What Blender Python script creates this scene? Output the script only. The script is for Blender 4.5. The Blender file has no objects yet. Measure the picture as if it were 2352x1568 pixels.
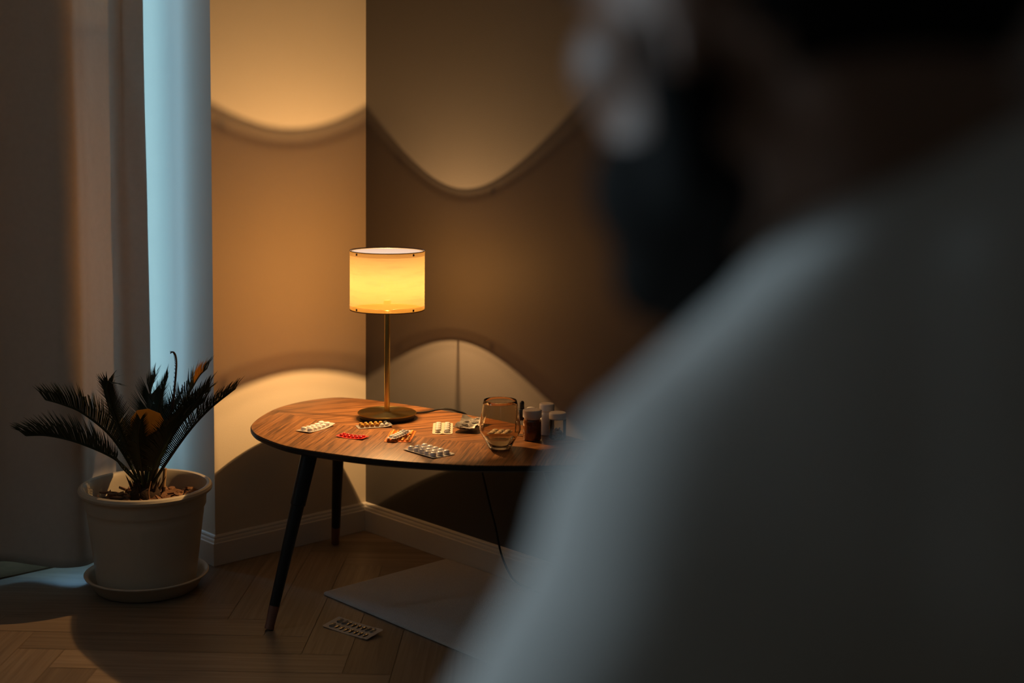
import bpy, bmesh, math, random
from mathutils import Vector, Matrix, noise
random.seed(7)
S = bpy.context.scene
COL = S.collection
PI = math.pi
R = math.radians

# ------------------------------------------------------------------ camera
cam_d = bpy.data.cameras.new('camera')
cam = bpy.data.objects.new('camera', cam_d); COL.objects.link(cam)
cam_d.sensor_width = 36.0; cam_d.lens = 50.0
AZ, PITCH, ROLL = R(46.4701), R(5.6305), R(0.6102)
fw = Vector((math.cos(AZ)*math.cos(PITCH), math.sin(AZ)*math.cos(PITCH), -math.sin(PITCH)))
rt0 = Vector((math.sin(AZ), -math.cos(AZ), 0)); dn0 = fw.cross(rt0)
rt = rt0*math.cos(ROLL) - dn0*math.sin(ROLL); dn = fw.cross(rt)
M = Matrix((rt, -dn, -fw)).transposed().to_4x4()
M.translation = Vector((-2.6016, -3.3742, 1.2503))
cam.matrix_world = M
cam_d.shift_y = -(784.0-594.2965)/2352.0      # lens shift of the straightened verticals
cam_d.clip_start = 0.02
cam_d.dof.use_dof = True
cam_d.dof.focus_distance = 3.62
cam_d.dof.aperture_fstop = 2.2
cam_d.dof.aperture_blades = 0
S.camera = cam

# ------------------------------------------------------------------ view
S.view_settings.view_transform = 'Standard'
S.view_settings.look = 'None'
S.view_settings.gamma = 1.0
S.view_settings.use_curve_mapping = False
S.view_settings.exposure = 0.0
S.cycles.use_denoising = True
S.cycles.max_bounces = 12
S.cycles.transmission_bounces = 12
S.cycles.transparent_max_bounces = 16
S.cycles.sample_clamp_indirect = 6.0
S.cycles.caustics_reflective = False
S.cycles.caustics_refractive = False

# ------------------------------------------------------------------ world + daylight
W = bpy.data.worlds.new('dusk_sky'); S.world = W
W.use_nodes = True
bg = W.node_tree.nodes['Background']
bg.inputs[0].default_value = (0.35, 0.55, 0.9, 1); bg.inputs[1].default_value = 0.15

def area(name, loc, direction, sx, sy, power, color, spread=PI):
    d = bpy.data.lights.new(name, 'AREA'); d.shape = 'RECTANGLE'; d.size = sx; d.size_y = sy
    d.energy = power; d.color = color; d.spread = spread
    o = bpy.data.objects.new(name, d); COL.objects.link(o)
    o.location = loc
    o.rotation_euler = Vector(direction).to_track_quat('-Z', 'Y').to_euler()
    return o
area('daylight_curtained_window', (-1.65, 0.72, 1.28), (0, -1, 0), 2.2, 2.14, 150.0, (0.30, 0.65, 1.0))
area('daylight_side_window', (-3.72, 0.74, 1.55), (1.5, -3.6, -0.4), 1.1, 1.4, 51.0, (0.60, 0.84, 1.0), R(146))

# ------------------------------------------------------------------ helpers
def lin(c):
    return tuple(((v/255)/12.92 if v/255 <= 0.04045 else ((v/255+0.055)/1.055)**2.4) for v in c)

def mat(name, color=(0.5, 0.5, 0.5), rough=0.5, metal=0.0, spec=0.5, coat=0.0, trans=0.0, ior=1.45, sss=0.0,
        noise_amt=0.0, noise_scale=20.0, bump=0.0, bump_scale=200.0, sheen=0.0):
    m = bpy.data.materials.new(name); m.use_nodes = True
    nt = m.node_tree; p = nt.nodes['Principled BSDF']
    p.inputs['Base Color'].default_value = (*color, 1)
    p.inputs['Roughness'].default_value = rough
    p.inputs['Metallic'].default_value = metal
    p.inputs['Specular IOR Level'].default_value = spec
    p.inputs['Coat Weight'].default_value = coat
    p.inputs['Transmission Weight'].default_value = trans
    p.inputs['IOR'].default_value = ior
    p.inputs['Sheen Weight'].default_value = sheen
    if sss:
        p.inputs['Subsurface Weight'].default_value = sss
        p.inputs['Subsurface Radius'].default_value = (1.0, 0.35, 0.2)
        p.inputs['Subsurface Scale'].default_value = 0.008
    tc = nt.nodes.new('ShaderNodeTexCoord')
    if noise_amt:
        n = nt.nodes.new('ShaderNodeTexNoise'); n.inputs['Scale'].default_value = noise_scale
        n.inputs['Detail'].default_value = 6
        nt.links.new(tc.outputs['Object'], n.inputs['Vector'])
        mx = nt.nodes.new('ShaderNodeMix'); mx.data_type = 'RGBA'
        mx.inputs['A'].default_value = (*[c*(1-noise_amt) for c in color], 1)
        mx.inputs['B'].default_value = (*[min(1, c*(1+noise_amt)) for c in color], 1)
        nt.links.new(n.outputs['Fac'], mx.inputs['Factor'])
        nt.links.new(mx.outputs['Result'], p.inputs['Base Color'])
    if bump:
        n2 = nt.nodes.new('ShaderNodeTexNoise'); n2.inputs['Scale'].default_value = bump_scale
        n2.inputs['Detail'].default_value = 4
        nt.links.new(tc.outputs['Object'], n2.inputs['Vector'])
        b = nt.nodes.new('ShaderNodeBump'); b.inputs['Strength'].default_value = bump
        b.inputs['Distance'].default_value = 0.002
        nt.links.new(n2.outputs['Fac'], b.inputs['Height'])
        nt.links.new(b.outputs['Normal'], p.inputs['Normal'])
    return m

def obj(name, bm, material, parent=None, smooth=40, loc=None):
    me = bpy.data.meshes.new(name); bm.to_mesh(me); bm.free()
    return obj_me(name, me, material, parent, smooth, loc)

def obj_me(name, me, material, parent=None, smooth=40, loc=None):
    for mm in (material if isinstance(material, (list, tuple)) else [material]):
        me.materials.append(mm)
    if smooth is not None:
        me.shade_smooth() if hasattr(me, 'shade_smooth') else None
        if smooth < 180:
            me.set_sharp_from_angle(angle=R(smooth))
    o = bpy.data.objects.new(name, me); COL.objects.link(o)
    if parent: o.parent = parent
    if loc: o.location = loc
    return o

def child_copy(o, parent, matrix):
    c = o.copy(); COL.objects.link(c); c.parent = parent; c.matrix_local = matrix
    return c

def tag(o, label=None, cat=None, group=None, kind=None):
    if label: o['label'] = label
    if cat: o['category'] = cat
    if group: o['group'] = group
    if kind: o['kind'] = kind
    return o

def thing(name, label, cat, loc=(0, 0, 0), rz=0, group=None):
    o = bpy.data.objects.new(name, None); COL.objects.link(o)
    o.empty_display_size = 0.05
    o.location = loc; o.rotation_euler = (0, 0, rz)
    return tag(o, label, cat, group)

def struct(name, bm, m, smooth=30):
    o = obj(name, bm, m, None, smooth); o['kind'] = 'structure'; return o

def add_box(bm, x0, x1, y0, y1, z0, z1):
    vs = [bm.verts.new(p) for p in ((x0,y0,z0),(x1,y0,z0),(x1,y1,z0),(x0,y1,z0),(x0,y0,z1),(x1,y0,z1),(x1,y1,z1),(x0,y1,z1))]
    for f in ((0,3,2,1),(4,5,6,7),(0,1,5,4),(1,2,6,5),(2,3,7,6),(3,0,4,7)):
        bm.faces.new([vs[i] for i in f])
def box(*a):
    bm = bmesh.new(); add_box(bm, *a); return bm

def lathe(profile, n=64, bm=None, center=(0, 0, 0), closed=False):
    """profile: list of (r, z); r=0 ends are capped with a pole"""
    bm = bm or bmesh.new(); cx, cy, cz = center; rings = []
    for r, z in profile:
        if r <= 1e-6: rings.append([bm.verts.new((cx, cy, cz+z))])
        else: rings.append([bm.verts.new((cx+r*math.cos(2*PI*i/n), cy+r*math.sin(2*PI*i/n), cz+z)) for i in range(n)])
    pairs = list(zip(rings, rings[1:])) + ([(rings[-1], rings[0])] if closed else [])
    for a, b in pairs:
        if len(a) == 1 and len(b) == 1: continue
        for i in range(n):
            j = (i+1) % n
            if len(a) == 1: bm.faces.new((a[0], b[j], b[i]))
            elif len(b) == 1: bm.faces.new((a[i], a[j], b[0]))
            else: bm.faces.new((a[i], a[j], b[j], b[i]))
    bmesh.ops.recalc_face_normals(bm, faces=bm.faces)
    return bm

def frame_at(t):
    t = t.normalized(); up = Vector((0, 0, 1)) if abs(t.z) < 0.95 else Vector((1, 0, 0))
    s = t.cross(up).normalized(); return s, s.cross(t).normalized()

def tube(bm, pts, rad, n=10, cap=True):
    pts = [Vector(p) for p in pts]
    rads = rad if isinstance(rad, (list, tuple)) else [rad]*len(pts)
    rings = []; s = None
    for i, p in enumerate(pts):
        t = (pts[min(i+1, len(pts)-1)] - pts[max(i-1, 0)]).normalized()
        if s is None: s, u = frame_at(t)
        else:
            s = (s - t*s.dot(t)).normalized(); u = s.cross(t)
        rings.append([bm.verts.new(p + (s*math.cos(2*PI*k/n) + u*math.sin(2*PI*k/n))*rads[i]) for k in range(n)])
    for a, b in zip(rings, rings[1:]):
        for k in range(n):
            bm.faces.new((a[k], a[(k+1) % n], b[(k+1) % n], b[k]))
    if cap:
        bm.faces.new(rings[0][::-1]); bm.faces.new(rings[-1])
    return bm

def catmull(pts, per=8, closed=False):
    pts = [Vector(p) for p in pts]; out = []; n = len(pts)
    rng = range(n if closed else n-1)
    for i in rng:
        if closed: a, b, c, d = pts[(i-1) % n], pts[i], pts[(i+1) % n], pts[(i+2) % n]
        else: a, b, c, d = pts[max(i-1, 0)], pts[i], pts[i+1], pts[min(i+2, n-1)]
        for k in range(per):
            t = k/per
            out.append(0.5*((2*b) + (c-a)*t + (2*a-5*b+4*c-d)*t*t + (3*b-a-3*c+d)*t**3))
    if not closed: out.append(pts[-1])
    return out

def ellipsoid(bm, c, r, rot=None, nu=24, nv=16):
    m = Matrix.Translation(Vector(c)) @ (rot.to_4x4() if rot else Matrix.Identity(4)) @ Matrix.Diagonal((*r, 1))
    return bmesh.ops.create_uvsphere(bm, u_segments=nu, v_segments=nv, radius=1.0, matrix=m)['verts']

def capsule(bm, a, b, ra, rb, n=18, k=6):
    a, b = Vector(a), Vector(b); t = (b-a).normalized(); s, u = frame_at(t)
    prof = []
    for i in range(k): th = PI/2*(1 - i/k); prof.append((a - t*ra*math.sin(th), ra*math.cos(th)))
    prof.append((a, ra)); prof.append((b, rb))
    for i in range(1, k+1): th = PI/2*i/k; prof.append((b + t*rb*math.sin(th), rb*math.cos(th)))
    rings = []
    for p, r in prof:
        if r < 1e-5: rings.append([bm.verts.new(p)])
        else: rings.append([bm.verts.new(p + (s*math.cos(2*PI*q/n) + u*math.sin(2*PI*q/n))*r) for q in range(n)])
    for A, B in zip(rings, rings[1:]):
        for q in range(n):
            j = (q+1) % n
            if len(A) == 1: bm.faces.new((A[0], B[j], B[q]))
            elif len(B) == 1: bm.faces.new((A[q], A[j], B[0]))
            else: bm.faces.new((A[q], A[j], B[j], B[q]))
    return bm

def fuse(bm, voxel, smooth_it=6):
    """melt overlapping closed shapes into one continuous surface"""
    bmesh.ops.recalc_face_normals(bm, faces=bm.faces)
    me = bpy.data.meshes.new('melt'); bm.to_mesh(me); bm.free()
    o = bpy.data.objects.new('melt', me); COL.objects.link(o)
    r = o.modifiers.new('r', 'REMESH'); r.mode = 'VOXEL'; r.voxel_size = voxel
    if smooth_it:
        s = o.modifiers.new('s', 'SMOOTH'); s.factor = 0.5; s.iterations = smooth_it
    dg = bpy.context.evaluated_depsgraph_get()
    out = bpy.data.meshes.new_from_object(o.evaluated_get(dg))
    bpy.data.objects.remove(o); bpy.data.meshes.remove(me)
    return out

def nd(nt, t, **kw):
    n = nt.nodes.new(t)
    for k, v in kw.items():
        if k in n.inputs: n.inputs[k].default_value = v
        else: setattr(n, k, v)
    return n

# ------------------------------------------------------------------ materials
def plaster(name, color, rough=0.85):
    return mat(name, color, rough, spec=0.25, noise_amt=0.03, noise_scale=6, bump=0.12, bump_scale=260)
m_cream = plaster('cream_wall_paint', (0.74, 0.64, 0.50))
m_dark = plaster('charcoal_wall_paint', (0.098, 0.088, 0.082), 0.6)
m_ceil = plaster('ceiling_paint', (0.75, 0.73, 0.7))
m_room = plaster('room_wall_paint', (0.17, 0.14, 0.11))
m_base = mat('baseboard_paint', (0.80, 0.75, 0.68), 0.4, noise_amt=0.03)

def oak():
    m = bpy.data.materials.new('oak_parquet'); m.use_nodes = True; nt = m.node_tree
    p = nt.nodes['Principled BSDF']; p.inputs['Roughness'].default_value = 0.42
    p.inputs['Specular IOR Level'].default_value = 0.45
    uv = nd(nt, 'ShaderNodeUVMap'); uv.uv_map = 'grain'
    mp = nd(nt, 'ShaderNodeMapping'); mp.inputs['Scale'].default_value = (2.0, 55.0, 1)
    nt.links.new(uv.outputs['UV'], mp.inputs['Vector'])
    n1 = nd(nt, 'ShaderNodeTexNoise', Scale=1.6, Detail=8.0, Roughness=0.6, Distortion=0.6)
    nt.links.new(mp.outputs['Vector'], n1.inputs['Vector'])
    at = nd(nt, 'ShaderNodeAttribute'); at.attribute_name = 'tone'
    cr = nd(nt, 'ShaderNodeValToRGB')
    cr.color_ramp.elements[0].position = 0.3; cr.color_ramp.elements[0].color = (0.20, 0.142, 0.096, 1)
    cr.color_ramp.elements[1].position = 0.75; cr.color_ramp.elements[1].color = (0.345, 0.26, 0.182, 1)
    nt.links.new(n1.outputs['Fac'], cr.inputs['Fac'])
    hs = nd(nt, 'ShaderNodeHueSaturation')
    mr = nd(nt, 'ShaderNodeMapRange'); mr.inputs['To Min'].default_value = 0.78; mr.inputs['To Max'].default_value = 1.22
    nt.links.new(at.outputs['Fac'], mr.inputs['Value']); nt.links.new(mr.outputs['Result'], hs.inputs['Value'])
    nt.links.new(cr.outputs['Color'], hs.inputs['Color']); nt.links.new(hs.outputs['Color'], p.inputs['Base Color'])
    b = nd(nt, 'ShaderNodeBump', Strength=0.12, Distance=0.001)
    nt.links.new(n1.outputs['Fac'], b.inputs['Height']); nt.links.new(b.outputs['Normal'], p.inputs['Normal'])
    return m
m_oak = oak()
m_gap = mat('dark_joint', (0.012, 0.009, 0.007), 0.9)

# ------------------------------------------------------------------ the room
XC = -0.5276            # convex corner of the pier
YW = 0.50               # window wall
struct('wall_back', box(XC, 0.12, 0.0, 0.62, 0.0, 2.5), m_cream)
struct('wall_right', box(0.0, 0.12, -5.2, 0.0, 0.0, 2.5), m_dark)
struct('ceiling', box(-4.3, 0.12, -5.3, 0.62, 2.5, 2.6), m_ceil)
struct('wall_front', box(-4.3, 0.12, -5.3, -5.2, 0.0, 2.5), m_room)
bm = bmesh.new()
for (u0, u1, v0, v1) in ((-4.3, -4.15, 0, 2.5), (-3.05, -2.75, 0, 2.5), (-0.56, XC, 0, 2.5), (-4.15, -3.05, 0, 0.7), (-4.15, -3.05, 2.35, 2.5), (-2.75, -0.56, 0, 0.2), (-2.75, -0.56, 2.35, 2.5)):
    add_box(bm, u0, u1, YW, 0.62, v0, v1)
struct('wall_window', bm, m_room)
struct('wall_left', box(-4.3, -4.2, -5.2, YW, 0.0, 2.5), m_room)

m_frame = mat('window_frame_paint', (0.7, 0.7, 0.68), 0.4)
m_pane = bpy.data.materials.new('window_glass'); m_pane.use_nodes = True
_nt = m_pane.node_tree; _nt.nodes.remove(_nt.nodes['Principled BSDF'])
_tr = nd(_nt, 'ShaderNodeBsdfTransparent'); _gl = nd(_nt, 'ShaderNodeBsdfGlossy', Roughness=0.02)
_fr = nd(_nt, 'ShaderNodeFresnel', IOR=1.45); _mx = nd(_nt, 'ShaderNodeMixShader')
_nt.links.new(_fr.outputs[0], _mx.inputs[0]); _nt.links.new(_tr.outputs[0], _mx.inputs[1]); _nt.links.new(_gl.outputs[0], _mx.inputs[2])
_nt.links.new(_mx.outputs[0], _nt.nodes['Material Output'].inputs['Surface'])
def window(name, axis, h0, h1, z0, z1, t, n):
    bm = bmesh.new(); w = 0.045
    xs = [h0 + (h1-h0)*i/n for i in range(n+1)]
    def bx(a, b, c, d):
        if axis == 'x': add_box(bm, a, b, t-0.03, t+0.03, c, d)
        else: add_box(bm, t-0.03, t+0.03, a, b, c, d)
    bx(h0, h1, z0, z0+w); bx(h0, h1, z1-w, z1)
    for i, x in enumerate(xs):
        a, b = (x, x+w) if i == 0 else ((x-w, x) if i == n else (x-w/2, x+w/2))
        bx(a, b, z0+w, z1-w)
    o = struct(name, bm, m_frame)
    bm2 = bmesh.new()
    if axis == 'x': add_box(bm2, h0+w, h1-w, t-0.003, t+0.003, z0+w, z1-w)
    else: add_box(bm2, t-0.003, t+0.003, h0+w, h1-w, z0+w, z1-w)
    obj('window_pane', bm2, m_pane, o, None)
window('window_1', 'x', -2.75, -0.56, 0.2, 2.35, 0.57, 3)
window('window_2', 'x', -4.15, -3.05, 0.7, 2.35, 0.57, 2)

# parquet: herringbone of real boards, 11 cm by 66 cm, laid at 45 degrees to the walls
def parquet():
    bm = bmesh.new(); uvl = bm.loops.layers.uv.new('grain'); tone = bm.verts.layers.float.new('tone')
    w = 0.1115; L = 6*w; g = 0.0009; m0, b0 = -0.799, -0.799
    q = 1/math.sqrt(2)
    def board(bA, bB, aA, aB, along_b):
        pts = [(bA+g, aA+g), (bB-g, aA+g), (bB-g, aB-g), (bA+g, aB-g)]
        xy = [((a+b)*q, (a-b)*q) for b, a in pts]
        cx = sum(p[0] for p in xy)/4; cy = sum(p[1] for p in xy)/4
        if not (-4.7 < cx < 0.4 and -5.6 < cy < 0.9): return
        t = random.random(); o1, o2 = random.random()*9, random.random()*9
        vs = [bm.verts.new((x, y, 0)) for x, y in xy]
        for v in vs: v[tone] = t
        f = bm.faces.new(vs)
        if f.normal.z < 0: f.normal_flip()
        for lp in f.loops:
            x, y = lp.vert.co.x, lp.vert.co.y; a, b = (x+y)*q, (x-y)*q
            lp[uvl].uv = ((b+o1, a+o2) if along_b else (a+o1, b+o2))
    for j in range(-9, 10):
        for k in range(-70, 71):
            ob, oa = j*L, j*L
            bs = b0 + k*w + ob; ms = m0 - k*w + oa
            board(bs, bs+L, ms-w, ms, True)
            board(bs+L, bs+L+w, ms-w, ms-w+L, False)
    geo = list(bm.verts)+list(bm.edges)+list(bm.faces)
    for co, no in (((0, 0.271, 0), (0, 1, 0)), ((-4.2, 0, 0), (-1, 0, 0)), ((0, -5.2, 0), (0, -1, 0)), ((0.0, 0, 0), (1, 0, 0))):
        bmesh.ops.bisect_plane(bm, geom=list(bm.verts)+list(bm.edges)+list(bm.faces), plane_co=co, plane_no=no, clear_outer=True)
    for f in bm.faces:
        if f.normal.z < 0: f.normal_flip()
    n0 = len(bm.faces)
    add_box(bm, -4.3, 0.12, -5.3, 0.62, -0.1, -0.0015)
    bm.faces.ensure_lookup_table()
    for f in bm.faces[n0:]: f.material_index = 1
    return bm
fl = struct('floor', parquet(), [m_oak, m_gap], None)

# window-side floor board behind the dark expansion joint
def sill_board():
    bm = box(-2.9, XC-0.014, 0.277, YW, -0.0015, 0.003)
    uvl = bm.loops.layers.uv.new('grain'); tone = bm.verts.layers.float.new('tone')
    for v in bm.verts: v[tone] = 0.55
    for f in bm.faces:
        for lp in f.loops: lp[uvl].uv = (lp.vert.co.x, lp.vert.co.y)
    return bm
struct('trim_1', sill_board(), mat('threshold_wood', (0.10, 0.058, 0.030), 0.9, spec=0.1, noise_amt=0.25, noise_scale=30))

# moulded baseboards
BH, BT = 0.0852, 0.0131
PROF = [(0, 0.0008), (BT, 0.0008), (BT, 0.0625), (BT-0.0008, 0.0640), (BT-0.0030, 0.0650), (BT-0.0032, 0.0675), (BT-0.0045, 0.0720), (BT-0.0072, 0.0755),
        (BT-0.0078, 0.0770), (BT-0.0066, 0.0775), (BT-0.0066, 0.0800), (BT-0.0085, 0.0832), (0.0012, BH), (0, BH)]
def baseboard(name, stations):
    """stations: list of functions mapping (depth t, z) to a point, swept along the wall"""
    bm = bmesh.new(); rows = [[bm.verts.new(f(t, z)) for t, z in PROF] for f in stations]
    for a, b in zip(rows, rows[1:]):
        for i in range(len(PROF)-1): bm.faces.new((a[i], a[i+1], b[i+1], b[i]))
    for r_ in (rows[0], rows[-1]): bm.faces.new(r_)
    bmesh.ops.recalc_face_normals(bm, faces=bm.faces)
    return struct(name, bm, m_base, 20)
baseboard('baseboard_back', [lambda t, z: (XC-t, -t, z), lambda t, z: (-t, -t, z)])
baseboard('baseboard_right', [lambda t, z: (-t, -t, z), lambda t, z: (-t, -5.2, z)])
baseboard('baseboard_pier', [lambda t, z: (XC-t, YW, z), lambda t, z: (XC-t, -t, z)])

# ------------------------------------------------------------------ curtain
def curtain():
    ctrl = [(-0.605,0.205),(-0.65,0.222),(-0.69,0.236),(-0.76,0.205),(-0.83,0.150),(-0.875,0.120),(-0.92,0.142),(-0.97,0.208),(-1.03,0.244),(-1.10,0.238),
            (-1.17,0.21),(-1.24,0.246),(-1.33,0.18),(-1.42,0.165),(-1.5,0.232),(-1.6,0.24),(-1.68,0.17),(-1.78,0.2),(-1.9,0.24),(-2.0,0.19),(-2.1,0.165),
            (-2.2,0.23),(-2.3,0.24),(-2.4,0.17),(-2.52,0.2),(-2.62,0.24),(-2.7,0.2),(-2.8,0.17),(-2.92,0.23)]
    prof = catmull([(a, b, 0) for a, b in ctrl], 9)
    NZ = 90; bm = bmesh.new(); rows = []
    for j in range(NZ+1):
        row = []
        for i, p in enumerate(prof):
            hem = 0.030 + 0.085*max(0.0, -0.79-p.x)*(1 if p.x > -1.2 else 0) + (0.035 if p.x <= -1.2 else 0) + 0.004*math.sin(p.x*41)
            z = hem + (2.46-hem)*j/NZ
            flare = 1.0 + 0.18*(1 - j/NZ)
            y = 0.2 + (p.y-0.2)*flare
            x = p.x - 0.010*max(0, (z-1.0))*(1 if i < 12 else 0.3) + 0.005*math.sin(z*2.3+p.x*7)
            wr = noise.noise(Vector((p.x*9+3, z*1.6, 2.1)))*0.007 + noise.noise(Vector((p.x*26+z*3.0, z*4.5, 7.7)))*0.0028
            row.append(bm.verts.new((x, y + wr, z)))
        rows.append(row)
    for a, b in zip(rows, rows[1:]):
        for i in range(len(prof)-1): bm.faces.new((a[i+1], a[i], b[i], b[i+1]))
    bmesh.ops.recalc_face_normals(bm, faces=bm.faces)
    return bm
m_curt = mat('taupe_curtain_cloth', (0.66, 0.595, 0.535), 0.95, spec=0.1, noise_amt=0.06, noise_scale=60, bump=0.1, bump_scale=700, sheen=0.15)
ct = thing('curtain', 'floor-length taupe curtain hanging in soft folds left of the pier', 'curtain', (-1.65, 0.2, 0))
_c = obj('cloth', curtain(), m_curt, ct, 180); _c.location = (1.668, -0.17, -0.008)
_s = _c.modifiers.new('thickness', 'SOLIDIFY'); _s.thickness = 0.0022; _s.offset = 0
_r = bmesh.new(); add_box(_r, -1.3, 1.1, -0.02, 0.02, 2.44, 2.5)
obj('rail', _r, m_frame, ct, None)

# ------------------------------------------------------------------ side table
OUT = [(-0.628,-0.350),(-0.646,-0.425),(-0.651,-0.530),(-0.6275,-0.627),(-0.581,-0.752),(-0.523,-0.856),(-0.446,-0.9615),(-0.367,-1.0355),(-0.285,-1.100),
       (-0.215,-1.145),(-0.15,-1.165),(-0.095,-1.14),(-0.062,-1.07),(-0.05,-0.95),(-0.047,-0.82),(-0.050,-0.70),(-0.063,-0.585),(-0.079,-0.465),(-0.103,-0.345),(-0.134,-0.235),
       (-0.165,-0.155),(-0.205,-0.112),(-0.293,-0.100),(-0.4005,-0.128),(-0.501,-0.193),(-0.585,-0.272)]
outline = [Vector((p.x, p.y)) for p in catmull([(x, y, 0) for x, y in OUT], 8, True)]
def offset_ring(pts, d):
    n = len(pts); out = []
    for i in range(n):
        t = (pts[(i+1) % n] - pts[i-1]).normalized(); out.append(pts[i] + Vector((-t.y, t.x))*d)
    return out
_ar = sum(outline[i-1].x*outline[i].y - outline[i].x*outline[i-1].y for i in range(len(outline)))
INW = 1 if _ar > 0 else -1
def slab(levels):
    """levels: list of (inward offset, z) from top to bottom"""
    bm = bmesh.new(); rings = []
    for d, z in levels:
        rings.append([bm.verts.new((p.x, p.y, z)) for p in offset_ring(outline, d*INW)])
    n = len(outline)
    for a, b in zip(rings, rings[1:]):
        for i in range(n): bm.faces.new((a[i], a[(i+1) % n], b[(i+1) % n], b[i]))
    bm.faces.new(rings[0]); bm.faces.new(rings[-1])
    bmesh.ops.recalc_face_normals(bm, faces=bm.faces)
    return bm
def walnut():
    m = bpy.data.materials.new('walnut_veneer'); m.use_nodes = True; nt = m.node_tree
    p = nt.nodes['Principled BSDF']; p.inputs['Roughness'].default_value = 0.34; p.inputs['Specular IOR Level'].default_value = 0.5
    tc = nd(nt, 'ShaderNodeTexCoord')
    def panel(ang, off, seed):
        mp = nd(nt, 'ShaderNodeMapping'); mp.vector_type = 'POINT'
        mp.inputs['Rotation'].default_value = (0, 0, -R(ang)); mp.inputs['Location'].default_value = (off, seed, 0)
        nt.links.new(tc.outputs['Object'], mp.inputs['Vector'])
        w = nd(nt, 'ShaderNodeMapping'); w.inputs['Scale'].default_value = (3.2, 30.0, 1)
        nt.links.new(mp.outputs['Vector'], w.inputs['Vector'])
        nz = nd(nt, 'ShaderNodeTexNoise', Scale=1.0, Detail=5.0, Roughness=0.55, Distortion=0.9)
        nt.links.new(w.outputs['Vector'], nz.inputs['Vector'])
        # growth-ring figure: contour lines of a stretched noise field
        mu = nd(nt, 'ShaderNodeMath', operation='MULTIPLY'); mu.inputs[1].default_value = 26.0
        nt.links.new(nz.outputs['Fac'], mu.inputs[0])
        si = nd(nt, 'ShaderNodeMath', operation='SINE'); nt.links.new(mu.outputs[0], si.inputs[0])
        w2 = nd(nt, 'ShaderNodeMapping'); w2.inputs['Scale'].default_value = (7.0, 240.0, 1)
        nt.links.new(mp.outputs['Vector'], w2.inputs['Vector'])
        n2 = nd(nt, 'ShaderNodeTexNoise', Scale=1.0, Detail=5.0, Roughness=0.65, Distortion=0.25)
        nt.links.new(w2.outputs['Vector'], n2.inputs['Vector'])
        a = nd(nt, 'ShaderNodeMath', operation='MULTIPLY_ADD'); a.inputs[1].default_value = 0.065; a.inputs[2].default_value = 0.0
        nt.links.new(si.outputs[0], a.inputs[0])
        b = nd(nt, 'ShaderNodeMath', operation='ADD'); nt.links.new(a.outputs[0], b.inputs[0]); nt.links.new(n2.outputs['Fac'], b.inputs[1])
        return b
    front = panel(37, 0.0, 0.0); back = panel(-19, 3.1, 5.0)
    sx = nd(nt, 'ShaderNodeSeparateXYZ'); nt.links.new(tc.outputs['Object'], sx.inputs[0])
    # the seam between the two veneer sheets: x = -0.43 + 0.35 (-y-0.15)^2
    t1 = nd(nt, 'ShaderNodeMath', operation='MULTIPLY_ADD'); t1.inputs[1].default_value = -1; t1.inputs[2].default_value = -0.15
    nt.links.new(sx.outputs['Y'], t1.inputs[0])
    t2 = nd(nt, 'ShaderNodeMath', operation='POWER'); t2.inputs[1].default_value = 2.0
    ab = nd(nt, 'ShaderNodeMath', operation='MAXIMUM'); ab.inputs[1].default_value = 0.0
    nt.links.new(t1.outputs[0], ab.inputs[0]); nt.links.new(ab.outputs[0], t2.inputs[0])
    t3 = nd(nt, 'ShaderNodeMath', operation='MULTIPLY_ADD'); t3.inputs[1].default_value = 0.35; t3.inputs[2].default_value = -0.43
    nt.links.new(t2.outputs[0], t3.inputs[0])
    lt = nd(nt, 'ShaderNodeMath', operation='LESS_THAN'); nt.links.new(sx.outputs['X'], lt.inputs[0]); nt.links.new(t3.outputs[0], lt.inputs[1])
    mx = nd(nt, 'ShaderNodeMix'); mx.data_type = 'FLOAT'
    nt.links.new(lt.outputs[0], mx.inputs['Factor']); nt.links.new(back.outputs[0], mx.inputs['A']); nt.links.new(front.outputs[0], mx.inputs['B'])
    cr = nd(nt, 'ShaderNodeValToRGB'); e = cr.color_ramp.elements
    e[0].position = 0.34; e[0].color = (0.070, 0.029, 0.012, 1)
    e[1].position = 0.68; e[1].color = (0.35, 0.150, 0.050, 1)
    k = e.new(0.5); k.color = (0.205, 0.084, 0.028, 1)
    nt.links.new(mx.outputs['Result'], cr.inputs['Fac']); nt.links.new(cr.outputs['Color'], p.inputs['Base Color'])
    return m
m_walnut = walnut()
m_black = mat('black_lacquer', (0.012, 0.012, 0.013), 0.38, spec=0.5, noise_amt=0.1)
m_ferrule = mat('brown_metal_ferrule', (0.26, 0.12, 0.085), 0.42, metal=0.3, noise_amt=0.1)
tb = thing('side_table', 'leaf-shaped walnut side table with black edge and splayed black legs', 'table', (-0.35, -0.6, 0))
_t = slab([(0.0025, 0.4500), (0.0018, 0.4494), (0.0018, 0.4480)])
to = obj('tabletop', _t, m_walnut, tb, 30); to.location = (0.35, 0.6, 0)
_t = slab([(0.0022, 0.4479), (0.0, 0.4470), (0.0, 0.4400), (0.002, 0.4365), (0.012, 0.4310), (0.030, 0.4275), (0.05, 0.4270)])
eo = obj('edge', _t, m_black, tb, 30); eo.location = (0.35, 0.6, 0)
eo['label'] = 'black bevelled edge'
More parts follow.
